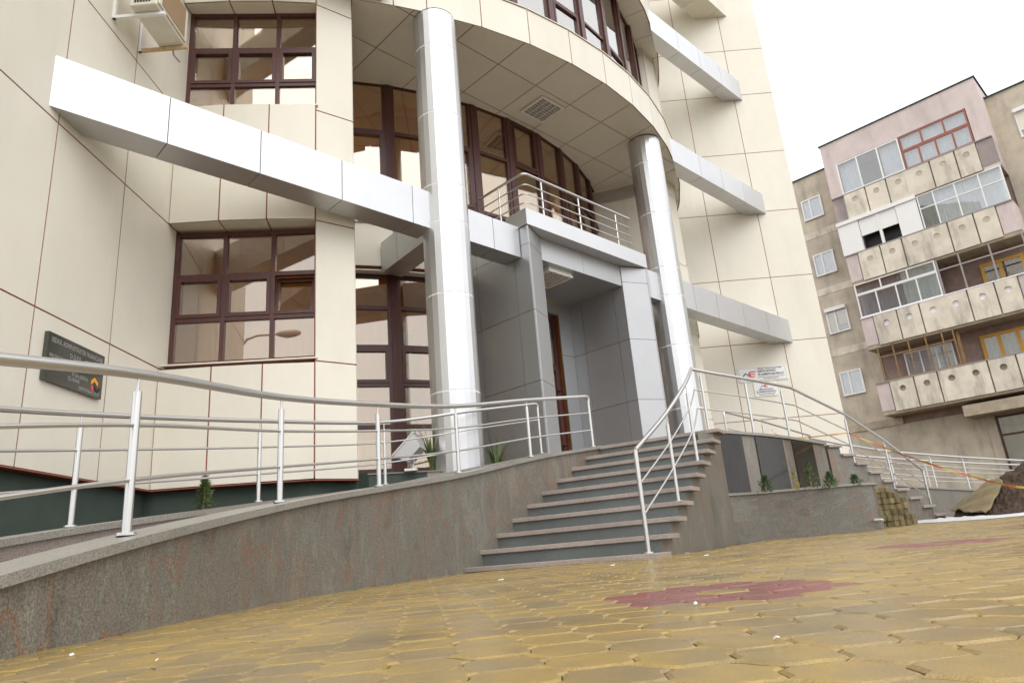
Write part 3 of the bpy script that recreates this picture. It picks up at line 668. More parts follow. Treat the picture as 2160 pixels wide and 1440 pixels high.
railing('ramp_railing', 'outer steel handrail along the front coping of the curved ramp', po[8:], [OUTP[2], OUTP[3], OUTP[4], OUTP[5], OUTP[6]+Vector((.0, 0, 0))], .76, (.67, .33), .0255, .021, .0105, 'end', group='ramp railings')
railing('ramp_railing', 'inner steel handrail on the building side of the curved ramp', pi_[12:], [INNP[2], INNP[3], INNP[4]], .76, (.67, .34), .020, .019, .0095, 'end', group='ramp railings')

# ---- left stair flight
Lk = [Vector((-.785+.2*k, 7.70+.285*k)) for k in range(11)]; Rk = [Vector((1.13+.163*k, 6.84+.287*k)) for k in range(11)]
zk = [.188+.1666*k for k in range(10)]
stair = thing('staircase', (.5, 7.6, .13), 'granite staircase with ten treads beside the curved ramp', 'staircase')
def stair_flight(root, Lk, Rk, zk, base, wall_end, nose=.035, over=.06):
    n = len(zk); e = [(r-l).normalized() for l, r in zip(Lk, Rk)]
    for k in range(n):
        nn = Vector((e[k].y, -e[k].x)); nn = nn if nn.dot(Lk[0]-Lk[-1]) > 0 else -nn
        kk = min(k+1, len(Lk)-1)
        p = [Lk[k]+nn*nose, Rk[k]+e[k]*over*wall_end+nn*nose, Rk[kk]+e[kk]*over*wall_end-nn*.0, Lk[kk]-nn*.0]
        MB().prism(p, zk[k]-.047, zk[k]).build('tread', M['tread'], root, bevel=.004)
        zb = (zk[k-1] if k else base)
        last = len(Lk)-1
        MB().prism([Lk[k]+nn*.002, Rk[k]+nn*.002, Rk[k]-nn*.02, Lk[k]-nn*.02], zb+.001, zk[k]-.048).build('riser', M['riser'], root)
        MB().prism([Lk[k]-nn*.021, Rk[k]-nn*.021-e[k]*.03, Rk[last]-e[k]*.03, Lk[last]], zb-.04 if k else base, zk[k]-.05).build('step_core', M['granite'], root)
        if k < last: MB().prism([Rk[k]+nn*.0, Rk[k+1]-(Rk[k+1]-Rk[k]).normalized()*.001, Rk[k+1]-e[k]*.028, Rk[k]-e[k]*.028], base, zk[k]-.0485).build('side_slab', M['granite'], root)
stair_flight(stair, Lk, Rk, zk, -.1, 1, over=.085)
# landing floor, front wall, polished slabs
WALLP = [uv(-1.0, 2.56), uv(-.6, 2.60), uv(.21, 2.68), uv(1.0, 2.70), uv(1.8, 2.66), uv(2.77, 2.60)]
land = thing('landing', (2.5, 11, .2), 'raised granite entrance landing with three dark polished slabs in its front wall', 'landing')
MB().prism([Lk[9]+Vector((.05, .08)), Rk[9]+Vector((0, .06))]+[(p[0]-.02, p[1]+.02) for p in WALLP]+[(4.4, 14.2), (3.6, 16.0), (-.2, 12.6), (.3, 10.5)], 1.6, 1.685).build('landing_floor', M['tread'], land)
wp = [Vector((p[0], p[1], 1.67)) for p in WALLP]
for i in range(len(wp)-1):
    strip_solid(MB(), [wp[i], wp[i+1]], [wp[i]+Vector((-.15, .15, 0)), wp[i+1]+Vector((-.15, .15, 0))], lambda p: -.1, lambda p: 1.68).build('wall_slab', M['granite'], land)
strip_solid(MB(), [p+Vector((.03, -.03, .05)) for p in wp], [p+Vector((-.18, .18, .05)) for p in wp], lambda p: 1.685, lambda p: 1.725).build('coping_slab', M['coping'], land)
MB().prism([(2.597, 9.42), (2.612, 9.686), (2.4, 9.75), (2.4, 9.45)], -.1, 1.67).build('corner_pier', M['granite'], land)
def wall_pt(u):
    q = [(-1.0, 2.56), (-.6, 2.60), (.21, 2.68), (1.0, 2.70), (1.8, 2.66), (2.77, 2.60)]
    for (a, va), (b, vb) in zip(q, q[1:]):
        if a <= u <= b: return va+(vb-va)*(u-a)/(b-a)
for a, b in ((-.88, -.24), (.10, .92), (1.27, 2.15)):
    for x0, x1 in ((a, b),):
        MB().prism([uv(x0, wall_pt(x0)+.014), uv(x1, wall_pt(x1)+.014), uv(x1, wall_pt(x1)-.01), uv(x0, wall_pt(x0)-.01)], .7, 1.665).build('polished_slab', M['polished'], land)
# ---- right stair flight
Rr = [Vector((5.34+.262*k, 12.33+.122*k)) for k in range(10)]; zr = [1.685-.161*(k) for k in range(9)]
offv = Vector((-.42, .9))*2.1
Rtop = list(reversed(Rr)); Ltop = [p+offv for p in Rtop]
stair2 = thing('staircase', (6.3, 13, .25), 'stone staircase stepping down behind the stack of loose pavers', 'staircase')
stair_flight(stair2, Ltop, Rtop, sorted(zr), .0, 1, over=.05)

# ---- planter
PCURVE = [uv(-1.02, 2.56), uv(-.85, 2.64), uv(-.48, 2.84), uv(-.06, 3.33), uv(.33, 3.73), uv(.78, 3.92), uv(1.25, 3.75), uv(1.62, 3.35), uv(2.0, 2.9), uv(2.4, 2.63)]
pc = crom([Vector((p[0], p[1], .84)) for p in PCURVE], 6)
plan = thing('planter', (4.2, 9.8, .2), 'bulging granite planter with small conifers below the polished slabs', 'planter')
inner_c = [p+(Vector((uv(.7, 2.4)[0], uv(.7, 2.4)[1], p.z))-p)*.06 for p in pc]
nsl = 9
for i in range(nsl):
    a = i*(len(pc)-1)//nsl; b = (i+1)*(len(pc)-1)//nsl
    A, B = [p.copy() for p in pc[a:b+1]], [p.copy() for p in inner_c[a:b+1]]
    t = (A[1]-A[0]).normalized()*.001; A[0] += t; B[0] += t
    strip_solid(MB(), A, B, lambda p: -.1, lambda p: .81).build('wall_slab', M['graniteh'], plan)
strip_solid(MB(), [p+(p-q)*.35 for p, q in zip(pc, inner_c)], [q-(p-q)*.6 for p, q in zip(pc, inner_c)], lambda p: .813, lambda p: .845).build('coping_slab', M['coping'], plan)
MB().prism([(p.x, p.y) for p in inner_c], .3, .78).build('planter_soil', M['soil'], plan)
sp_ = MB(); c = Vector((*uv(.66, 3.9), .34)); sp_.tube([c-Vector((.05, -.05, 0)), c+Vector((.05, -.05, 0)), c+Vector((.075, -.075, -.01))], .022, 10); sp_.build('drain_spout', M['galv'], plan)

# ---- stair and landing railing (one continuous rail)
def rp(k, inx=-.05, t=.5): 
    b = Rk[k].lerp(Rk[k+1], t); e = (Rk[k]-Lk[k]).normalized(); return Vector((b.x+e.x*inx, b.y+e.y*inx, zk[k]))
rs = thing('stair_railing', (1.1, 6.9, .16), 'bent steel railing running up the stairs, along the landing and down the far steps', 'railing')
posts = [(rp(0, -.05, .25), .98), (rp(3, -.03), .95), (rp(6, -.03), .96)]
lp = [Vector((*uv(-.86, 2.50), 1.725)), Vector((*uv(.26, 2.60), 1.725)), Vector((*uv(1.42, 2.62), 1.725))]
posts += [(p, .88) for p in lp]
rp3 = [Vector((Rr[k].x+.12-.05, Rr[k].y+.06+.08, zr[k])) for k in (2, 5, 8)]
posts += [(rp3[0], .88), (rp3[1], .88), (rp3[2], .80)]
endp = lp[2]+(lp[2]-lp[1]).normalized()*.38; corner = Vector((*uv(-1.02, 2.47), 1.725))
def railpath(f, lowcut=0):
    a = [posts[0][0]+Vector((0, 0, posts[0][1]*f)), posts[1][0]+Vector((0, 0, posts[1][1]*f+.03)), posts[2][0]+Vector((0, 0, posts[2][1]*f+.05)), corner+Vector((0, 0, .90*f))]
    a = crom(a, 8)
    b = crom([corner+Vector((0, 0, .90*f)), lp[0]+Vector((0, 0, .88*f)), lp[1]+Vector((0, 0, .87*f)), lp[2]+Vector((0, 0, .88*f)), endp+Vector((0, 0, .88*f))], 6)
    c = [endp+Vector((0, 0, .88*f)), rp3[0]+Vector((0, 0, .90*f)), rp3[1]+Vector((0, 0, .9*f)), rp3[2]+Vector((0, 0, .8*f))]
    return a, b, c
for f, r_, nm in ((1, .024, 'handrail'), (.66, .0105, 'rail'), (.36, .0105, 'rail')):
    a, b, c = railpath(f)
    MB().tube(a, r_, 12).tube(b, r_, 12).tube(c, r_, 12).build(nm, M['steel'], rs)
for i, (p, h) in enumerate(posts):
    last = i in (0, len(posts)-1)
    o = MB().tube([p, p+Vector((0, 0, h-(.0 if last else .09)))], .02 if not last else .022, 12).build('post', M['steel'], rs)
    if not last: MB().tube([p+Vector((0, 0, h-.09)), p+Vector((0, 0, h))], .0075, 8).build('pin', M['steel'], o)
    MB().tube([p+Vector((0, 0, .001)), p+Vector((0, 0, .014))], .045, 16).build('base_flange', M['galv'], o)

# ---- right ramp
RO = [Vector(p) for p in [(6.0, 14.6, 1.36), (7.1, 15.3, 1.22), (8.2, 15.95, 1.10), (9.44, 16.5, .985), (11.4, 17.3, .83), (13.6, 18.0, .66), (16.5, 18.6, .45)]]
RI = [p+Vector((-.35, 1.25, .12)) for p in RO]
ro, ri = crom(RO, 6), crom(RI, 6)
ramp2 = thing('ramp', (9.4, 16.6, .2), 'low grey ramp sloping down to the street beyond the far steps', 'ramp')
strip_solid(MB(), side(ro, .1), side(ro, -.1), lambda p: -.1, lambda p: p.z-.045).build('ramp_wall', M['granite'], ramp2)
cope(ro, .13, ramp2, 6)
strip_solid(MB(), side(ri, .1), side(ri, -.1), lambda p: -.1, lambda p: p.z-.04).build('inner_kerb', M['granite'], ramp2)
strip_solid(MB(), ro, ri, lambda p: -.1, lambda p: p.z-.12).build('ramp_floor', M['tread'], ramp2)
railing('ramp_railing', 'outer galvanised handrail of the far ramp leading to the street', ro, [RO[1], RO[2]+Vector((.1, .1, 0)), RO[3], RO[3].lerp(RO[4], .5)], .76, (.67, .33), .026, .022, .013, m='galv', group='far ramp railings')
railing('ramp_railing', 'inner galvanised handrail of the far ramp nearer the cream wall', ri, [RI[2], RI[3], RI[3].lerp(RI[4], .6), RI[5]], .76, (.67, .33), .024, .02, .012, m='galv', group='far ramp railings')
sl = [Vector(p) for p in [(3.70, 12.5, 1.69), (4.7, 13.5, 1.62), (6.0, 14.55, 1.40)]]
railing('landing_railing', 'short steel handrail starting on the landing behind the stair railing', sl[::-1], [sl[1]], .76, (.6, .25), .018, .016, .009, 'end', pin=.06)

# ---- balcony railing above the portal
br = thing('balcony_railing', (*uv(-1.38, -.1), 5.95), 'four-bar steel railing on the balcony above the entrance portal', 'railing')
for f, r_ in ((6.94, .024), (6.72, .012), (6.53, .012), (6.35, .012)):
    cz = []
    for k in range(7):
        t = k/6*math.pi/2; cz.append(V3(uv(-1.38+.12-.12*math.cos(t), -.1-.12+.12*math.sin(t)), f))
    MB().tube([V3(uv(-1.38, -1.32), f)]+cz+[V3(uv(1.80, -.1), f)], r_, 10).build('handrail' if f > 6.9 else 'rail', M['steel'], br)
for u, v in ((-.9, -.1), (.16, -.1), (1.34, -.1), (-1.38, -.75)):
    MB().tube([V3(uv(u, v-.02), 5.93), V3(uv(u, v-.02), 6.93)], .018, 10).build('post', M['steel'], br)

# ================================================================= FITTINGS
def ceiling_light(label, u, v, z, s=.33, group='louvred ceiling lights', drop=0):
    t = thing('ceiling_light', V3(uv(u, v), z), label, 'light', group)
    mb = MB(); d = .05
    if drop: MB().prism([uv(u-s+.01, v-s+.01), uv(u+s-.01, v-s+.01), uv(u+s-.01, v+s-.01), uv(u-s+.01, v+s-.01)], z-drop, z-.001).build('housing', M['white'], t)
    z -= drop
    for (a, b, c, e_) in ((-s, s, -s, -s+d), (-s, s, s-d, s), (-s, -s+d, -s+d, s-d), (s-d, s, -s+d, s-d)):
        mb.prism([uv(u+a, v+c), uv(u+b, v+c), uv(u+b, v+e_), uv(u+a, v+e_)], z-.03, z)
    mb.build('frame', M['white'], t)
    MB().prism([uv(u-s+d, v-s+d), uv(u+s-d, v-s+d), uv(u+s-d, v+s-d), uv(u-s+d, v+s-d)], z-.006, z-.002).build('reflector', M['greym'], t)
    L = s-d
    for k in range(4):
        a = -L + 2*L*(k+.5)/4
        for q in range(8):
            b = -L + 2*L*q/8
            MB().prism([uv(u+a-.045, v+b), uv(u+a+.045, v+b), uv(u+a+.045, v+b+.008), uv(u+a-.045, v+b+.008)], z-.032, z-.007).build('louvre', M['white'], t)
        if k: MB().prism([uv(u+a-L/4-.006, v-L), uv(u+a-L/4+.006, v-L), uv(u+a-L/4+.006, v+L), uv(u+a-L/4-.006, v+L)], z-.034, z-.007).build('divider', M['white'], t)
ceiling_light('square louvred light in the curved cream soffit above the balcony', -.06, -.6, ZS-.001)
ceiling_light('square louvred light in the grey ceiling of the entrance portal', -.53, -.50, 5.249, drop=.07)

# air conditioner on the left wing
ac = thing('air_conditioner', (-4.3, 7.2, 7.05), 'cream outdoor air conditioner on wall brackets with a rusty arm', 'air conditioner')
body = MB().box(-4.33, -4.0, 6.84, 7.60, 7.05, 7.62).build('casing', M['acbody'], ac, bevel=.012)
MB().box(-4.0, -3.975, 6.87, 7.57, 7.09, 7.58).build('front_cover', M['acbody'], ac, bevel=.008)
MB().box(-3.975, -3.969, 6.93, 7.50, 7.12, 7.56).build('fan_grille', M['acfan'], ac)
for k in range(6): MB().box(-4.27+.035*k, -4.248+.035*k, 6.832, 6.84, 7.10, 7.45).build('slot', M['black'], ac)
for i, y in enumerate((6.97, 7.57)):
    b = MB(); b.box(-4.6, -3.95, y-.02, y+.02, 7.0, 7.04).build('bracket_arm', M['rust'] if i else M['white'], ac)
    MB().box(-4.6, -4.565, y-.022, y+.022, 7.0, 7.5).build('bracket_upright', M['white'], ac)
MB().tube([(-4.15, 7.56, 7.06), (-4.15, 7.6, 6.94), (-4.1, 7.68, 6.88)], .012, 8).build('drain_pipe', M['greym'], ac)

# text helper
def text(body, parent, m, origin, ex, ez, size, align='LEFT', name='lettering', lift=None, width=None):
    cu = bpy.data.curves.new(name, 'FONT'); cu.body = body; cu.size = size; cu.align_x = align; cu.resolution_u = 2; cu.offset = size*.035
    o = bpy.data.objects.new(name, cu); COL.objects.link(o)
    dg = bpy.context.evaluated_depsgraph_get(); me = bpy.data.meshes.new_from_object(o.evaluated_get(dg)); bpy.data.objects.remove(o); bpy.data.curves.remove(cu)
    ex = Vector(ex).normalized(); ez = Vector(ez); n = ex.cross(ez).normalized()
    w_ = max((v.co.x for v in me.vertices), default=1)-min((v.co.x for v in me.vertices), default=0); k = (width/w_) if width else 1
    bs = base_of(parent)
    for v in me.vertices: p = Vector(origin)+ex*v.co.x*k+ez*v.co.y - bs; v.co = p
    me.materials.clear(); me.materials.append(m)
    o = bpy.data.objects.new(name, me); COL.objects.link(o); o.parent = parent; return o

# black granite plaque on the left wing: seen obliquely, text runs along +Y
pq = thing('plaque', (XL, 6.92, 2.27), 'black granite wall plaque with engraved lettering and orange chevron', 'plaque')
MB().box(XL+.004, XL+.045, 6.45, 7.395, 2.265, 2.755).build('plate', M['plaque'], pq)
X_ = XL+.0462
def pt(y, z): return (X_, y, z)
T = lambda s, y, z, size, wd: text(s, pq, M['engr'], pt(y, z), (0, 1, 0), (0, 0, 1), size, 'LEFT', width=wd)
T('SEDIUL ADMINISTRATIEI FINANCIARE', 6.50, 2.665, .068, .86); T('D.G.F.P. - HD.', 6.80, 2.575, .066, .34); T('PROIECTANT: EUROP', 6.49, 2.505, .055, .50)
T('N SA-DEVA', 6.86, 2.40, .055, .27); T('QUASAR', 6.80, 2.365-.02, .06, .2); T('SEPTEMBRIE 2007', 6.99, 2.285, .05, .36)
def flat(parent, pts, m, name, n=(.003, 0, 0)):
    mb = MB(); k = len(pts); v = [Vector(p) for p in pts]; v2 = [p+Vector(n) for p in v]
    mb.add(v+v2, [tuple(range(k)), tuple(range(2*k-1, k-1, -1))]+[(i, (i+1) % k, k+(i+1) % k, k+i) for i in range(k)]); return mb.build(name, m, parent)
flat(pq, [pt(7.19, 2.43), pt(7.245, 2.475), pt(7.31, 2.43), pt(7.31, 2.385), pt(7.245, 2.43), pt(7.19, 2.385)], M['orange'], 'orange_chevron')
flat(pq, [pt(7.25, 2.40), pt(7.30, 2.35), pt(7.36, 2.39), pt(7.36, 2.36), pt(7.30, 2.31), pt(7.25, 2.36)], M['black'], 'black_chevron')
flat(pq, [pt(7.215+.025*math.cos(k*.628), 2.35+.03*math.sin(k*.628)) for k in range(10)], M['red'], 'red_dot')

# white agency signs on the right wing
def logo(parent, x, z, s, y):
    def p(a, b): return (x+a*s, y, z+b*s)
    flat(parent, [p(0, 0), p(.06, 0), p(.24, .24), p(.32, .27), p(.42, .18), p(.5, .12), p(.5, .19), p(.42, .27), p(.33, .36), p(.22, .33), p(.12, .2), p(-.03, .05)], M['blue'], 'blue_swoosh', (0, -.003, 0))
    flat(parent, [p(.48, .13), p(.55, .06), p(.82, .06), p(.9, .13), p(.66, .13), p(.60, .17), p(.62, .22), p(.88, .22), p(.92, .29), p(.66, .29), p(.58, .33), p(.62, .38), p(.95, .38), p(.97, .45), p(.6, .45), p(.48, .36)], M['red'], 'red_emblem', (0, -.003, 0))
ys_ = YR-.022
s1 = thing('agency_sign', (5.97, YR, 4.2), 'wide white agency sign with blue and red emblem on the cream wall', 'sign', 'agency signs')
MB().box(5.965, 7.29, YR-.02, YR-.002, 4.205, 4.605).build('plate', M['white'], s1)
for (a, b, c, d) in ((6.0, 7.255, 4.575, 4.58), (6.0, 7.255, 4.23, 4.235), (6.0, 6.005, 4.235, 4.575), (7.25, 7.255, 4.235, 4.575)): MB().box(a, b, YR-.0225, YR-.0201, c, d).build('border_line', M['textd'], s1)
logo(s1, 6.05, 4.30, .42, ys_)
TS = lambda s, par, x, z, size, wd, m='textd': text(s, par, M[m], (x, ys_-.001, z), (1, 0, 0), (0, 0, 1), size, width=wd)
TS('ROMANIA - Ministerul Finantelor Publice', s1, 6.50, 4.53, .045, .66); TS('AGENTIA NATIONALĂ', s1, 6.50, 4.445, .085, .5); TS('DE ADMINISTRARE FISCALĂ', s1, 6.50, 4.355, .085, .70)
TS('Directia Generala a Finantelor Publice a Judetului Hunedoara', s1, 6.50, 4.30, .035, .70); TS('Administratia Finantelor Publice Deva', s1, 6.62, 4.255, .035, .42)
s2 = thing('agency_sign', (6.33, YR, 3.79), 'smaller white agency sign hanging under the wide one on the cream wall', 'sign', 'agency signs')
MB().box(6.33, 6.93, YR-.02, YR-.002, 3.79, 4.16).build('plate', M['white'], s2)
logo(s2, 6.50, 4.01, .22, ys_); TS('AGENTIA NATIONALĂ', s2, 6.44, 3.955, .055, .40); TS('DE ADMINISTRARE FISCALĂ', s2, 6.37, 3.895, .055, .53)
TS('Directia Generala a Finantelor Publice', s2, 6.38, 3.855, .028, .5); TS('Administratia Finantelor Publice', s2, 6.44, 3.82, .028, .4); TS('ROMANIA', s2, 6.55, 4.125, .028, .12)

# floodlight on the low granite box
bx = thing('planting_box', (-1.5, 9.7, 1.2), 'low granite-edged planting box between ramp and left column', 'planting box')
MB().prism([(-2.05, 9.35), (-1.10, 9.62), (-.98, 9.95), (-1.15, 10.0), (-2.1, 9.6)], 1.0, 1.44).build('side_slab', M['plinth'], bx)
MB().prism([(-1.30, 9.56), (-1.085, 9.62), (-.95, 9.98), (-1.15, 10.03)], 1.0, 1.452).build('end_slab', M['tread'], bx)
MB().prism([(-2.06, 9.33), (-1.07, 9.605), (-1.09, 9.66), (-2.07, 9.39)], 1.452, 1.468).build('coping_slab', M['coping'], bx)
fl_ = thing('floodlight', (-1.55, 9.45, 1.46), 'grey floodlight with open glass face tilted up beside the spiky plant', 'floodlight')
Cc = Vector((-1.49, 9.45, 1.75)); ax = Vector((-.62, .30, .72)).normalized(); sx = Vector((.3, .95, -.14)); sx = (sx-ax*sx.dot(ax)).normalized(); sy = ax.cross(sx)
def FP(a, b, c): return Cc+sx*a+sy*b+ax*c
mb = MB(); fr = [FP(-.15, -.2, .06), FP(.15, -.2, .06), FP(.15, .2, .06), FP(-.15, .2, .06)]; bk = [FP(-.09, -.13, -.12), FP(.09, -.13, -.12), FP(.09, .13, -.12), FP(-.09, .13, -.12)]
mb.add(fr+bk, [(4, 5, 6, 7), (0, 4, 7, 3), (1, 2, 6, 5), (0, 1, 5, 4), (3, 7, 6, 2)]); mb.build('reflector_housing', M['galv'], fl_)
mb = MB()
for a0, a1, b0, b1 in ((-.16, .16, -.21, -.185), (-.16, .16, .185, .21), (-.16, -.135, -.185, .185), (.135, .16, -.185, .185)):
    mb.hexa(FP(a0, b0, .058), sx*(a1-a0), sy*(b1-b0), ax*.025)
mb.build('front_frame', M['galv'], fl_)
MB().hexa(FP(-.135, -.185, .066), sx*.27, sy*.37, ax*.004).build('glass_face', M['apglass'], fl_)
MB().tube([Cc-ax*.08, Vector((-1.46, 9.47, 1.6)), Vector((-1.48, 9.46, 1.47))], .016, 8).build('bracket', M['galv'], fl_)
MB().box(-1.58, -1.42, 9.40, 9.52, 1.468, 1.50).build('foot', M['white'], fl_)

# radiators inside the ground floor glazing
for i, (ta, tb) in enumerate(((16.0, 19.6), (22.4, 26.5))):
    p0, p1 = Vector(cyl(C0, 7.12, ta)), Vector(cyl(C0, 7.12, tb)); e = (p1-p0); n = Vector((-e.y, e.x)).normalized()*-.07
    t = thing('radiator', V3(p0.lerp(p1, .5), 1.68), ['white ribbed radiator behind the glazing next to the cream pilaster', 'white ribbed radiator behind the glazing next to the left column'][i], 'radiator', 'radiators')
    for k in range(5):
        q0 = p0+e*(k/5+.01); MB().hexa(V3(q0, 1.72), V3(e*.18, 0), V3(n, 0), (0, 0, .58)).build('fin', M['white'], t)

# street lamp reflected in the window
lampo = thing('street_lamp', (-6.1, -3.8, gz(-6.1, -3.8)), 'tall grey street lamp with a curved arm and cobra head', 'street lamp')
MB().tube([(-6.1, -3.8, -.05), (-6.1, -3.8, 3.5), (-6.1, -3.8, 6.8), (-6.05, -3.8, 7.3), (-5.9, -3.8, 7.52), (-5.6, -3.8, 7.63), (-4.95, -3.8, 7.68)], [.08, .07, .05, .045, .04, .035, .03], 10).build('pole', M['galv'], lampo)
hdm = MB(); hdm.tube([(-5.0, -3.8, 7.68), (-4.9, -3.8, 7.69), (-4.7, -3.8, 7.69), (-4.4, -3.8, 7.72), (-4.25, -3.8, 7.73), (-4.22, -3.8, 7.73)], [.04, .09, .13, .12, .07, .01], 12); hdm.build('lamp_head', M['white'], lampo)

# ================================================================= PLANTS
def blade_plant(loc, n, L, label, m, spread=.5, group='spiky border plants', wd=.014):
    t = thing('spiky_plant', loc, label, 'plant', group)
    for k in range(n):
        a = random.uniform(0, 6.283); s = random.uniform(.35, 1)*spread; l_ = L*random.uniform(.55, 1); d = Vector((math.cos(a), math.sin(a), 0)); w_ = Vector((-d.y, d.x, 0))*wd*random.uniform(.6, 1)
        mb = MB(); v = []
        for q in range(6):
            f = q/5; p = Vector(loc)+d*(.02+l_*s*f**1.6)+Vector((0, 0, l_*(f-.45*s*f**2.4))); ww = w_*(1-f**2)*1.0+w_*.04
            v += [p-ww, p+ww+Vector((0, 0, .003))]
        mb.add(v, [(2*q, 2*q+1, 2*q+3, 2*q+2) for q in range(5)], True); mb.build('leaf', M['leafy'] if (k % 11 == 5) else m, t, recalc=False)
    return t
blade_plant((-1.25, 9.78, 1.44), 56, .85, 'spiky long-leaved plant beside the floodlight', M['leaf'], .55)
blade_plant((-.38, 10.35, 1.40), 44, .75, 'spiky long-leaved plant at the foot of the portal side', M['leaf'], .5)
def conifer(loc, h, r, label, n=420, m=None, group='small planter conifers', narrow=1.0):
    t = thing('small_conifer', loc, label, 'plant', group); st = MB(); st.tube([loc, Vector(loc)+Vector((0, 0, h*.85))], [.008, .003], 6); st.build('stem', M['wood'], t)
    mb = MB()
    for k in range(n):
        f = random.random()**.8; a = random.uniform(0, 6.283); rr = r*(1-f*.85*narrow)*random.uniform(.25, 1)*(.75+.35*math.sin(a*3+f*9)); p = Vector(loc)+Vector((math.cos(a)*rr, math.sin(a)*rr, h*f+random.uniform(0, .02)))
        d = Vector((math.cos(a), math.sin(a), random.uniform(.2, 1.1))).normalized()*random.uniform(.018, .042); s = d.cross(Vector((random.random(), random.random(), random.random()))).normalized()*.007
        mb.add([p-s, p+s, p+d], [(0, 1, 2)])
    mb.build('foliage', m or M['leafd'], t, recalc=False); return t
conifer((3.22, 9.55, .79), .22, .16, 'round dark green conifer below the middle polished slab', 520)
conifer((3.62, 9.55, .79), .24, .07, 'thin yellowish seedling between two conifers in the planter', 90, M['leafy'])
conifer((3.80, 9.50, .79), .36, .12, 'tall feathery conifer in the planter', 300)
conifer((4.10, 9.60, .79), .20, .14, 'round conifer right of the feathery one in the planter', 460)
conifer((4.55, 9.85, .79), .16, .13, 'low conifer near the right end of the planter', 380)
conifer((-2.86, 6.3, .86), .30, .11, 'feathery green seedling against the dark plinth beside the ramp', 700, M['leaf'], group='seedlings')

# ================================================================= LOOSE MATERIALS
bv, bf = paver_geo(.083, .010, .008)
n_ = len(OUT); bf = bf+[tuple(range(3*n_-1, 2*n_-1, -1))]
M['stackp'] = mat('mossy_concrete', (.15, .118, .055), .9, var=.35, orand=.35, vscale=5, bump=.4, bscale=60)
mbm = MB(); mbm.add(bv, bf); blk = mbm.mesh('loose_paver', M['stackp'], recalc=False)
sdirn = Vector((.88, .44, 0)).normalized(); sper = Vector((-sdirn.y, sdirn.x, 0)); s0 = Vector((5.50, 11.42, 0))
hts = [7, 7, 7, 6, 5, 2]
for dep in range(2):
    for cI, hh in enumerate(hts):
        for l_ in range(hh-(dep*0)):
            p = s0+sdirn*(cI*.152+random.uniform(-.008, .008))+sper*(dep*.178+random.uniform(-.02, .02)); z = gz(p.x, p.y)+.088*(l_+1)
            o = bpy.data.objects.new('loose_paver', blk); COL.objects.link(o); o.location = (p.x, p.y, z); o.rotation_euler = (0, 0, math.atan2(sdirn.y, sdirn.x)+math.pi/2+random.uniform(-.05, .05))
            lab = 'topmost loose paver of its column in the mossy stack beside the planter' if l_ == hh-1 else 'lowest loose paver of its column, standing on the paving under the mossy stack' if l_ == 0 else 'loose yellowish paver in the middle of the mossy stack beside the planter'
            tag(o, lab, 'paver', 'stacked loose pavers')

def mound(cx, cy, r, h, n=46, seed=0, sq=1.0, rough=.09):
    v = []; f = []
    for j in range(n+1):
        for i in range(n+1):
            a = (i/n-.5)*2; b = (j/n-.5)*2; x = cx+a*r; y = cy+b*r*sq; d = math.hypot(a, b)
            z = h*max(0, 1-d**1.35) + (noise.noise(Vector((x*3, y*3, seed)))*rough+noise.noise(Vector((x*9, y*9, seed)))*rough*.45+noise.noise(Vector((x*26, y*26, seed)))*rough*.3)*(1 if d < .95 else .2)
            v.append((x, y, gz(x, y)+max(-.05, z - (.05 if d > .97 else 0))))
    for j in range(n):
        for i in range(n): f.append((j*(n+1)+i, j*(n+1)+i+1, (j+1)*(n+1)+i+1, (j+1)*(n+1)+i))
    return v, f
v, f = mound(9.15, 12.35, 1.75, .92, 120, 3, 1.0, .13)
mb = MB(); mb.add(v, f, False); dp = mb.build('dirt_pile', M['soil'], recalc=False); tag(dp, 'heap of dark brown soil on a white sheet at the plaza edge', 'dirt pile')
# olive cloth draped over the left flank of the heap
def moundz(x, y):
    d = math.hypot((x-9.15)/1.75, (y-12.35)/1.75); return gz(x, y)+max(0, .92*(1-d**1.35))
mb = MB(); v = []; N = 30
for j in range(N+1):
    for i in range(N+1):
        a = i/N; b = j/N; x = 7.15+.95*a+.45*b; y = 11.35+.95*a+1.7*b+.1*math.sin(a*5); z = moundz(x, y)+.12+.03*noise.noise(Vector((x*4, y*4, 2)))+.012*math.sin(x*22+y*7)
        v.append((x, y, max(z, gz(x, y)+.03)))
mb.add(v, [(j*(N+1)+i, j*(N+1)+i+1, (j+1)*(N+1)+i+1, (j+1)*(N+1)+i) for j in range(N) for i in range(N)], True)
bl = mb.build('cloth_cover', M['blanket'], recalc=False); tag(bl, 'olive brown cloth draped over the left side of the soil heap', 'cloth')
sm = bl.modifiers.new('thick', 'SOLIDIFY'); sm.thickness = .015
mb = MB(); v = []; N = 40
for j in range(N+1):
    for i in range(N+1):
        x = 6.55+4.4*i/N; y = 10.55+3.4*j/N; ed = min(i, j, N-i, N-j)/N
        fold = max(0, 1-abs(ed-.05)/.045); z = gz(x, y)+.006+min(1, ed/.04)*(.02+.03*abs(noise.noise(Vector((x*2.5, y*2.5, 8)))))+fold*.07*abs(noise.noise(Vector((x*3, y*3, 1))))
        v.append((x+.12*noise.noise(Vector((y*2, 0, 0))), y+.12*noise.noise(Vector((x*2, 4, 0))), z))
mb.add(v, [(j*(N+1)+i, j*(N+1)+i+1, (j+1)*(N+1)+i+1, (j+1)*(N+1)+i) for j in range(N) for i in range(N)], True)
tp = mb.build('plastic_sheet', M['tarp'], recalc=False); tag(tp, 'crumpled white plastic sheet spread under the soil heap', 'plastic sheet')
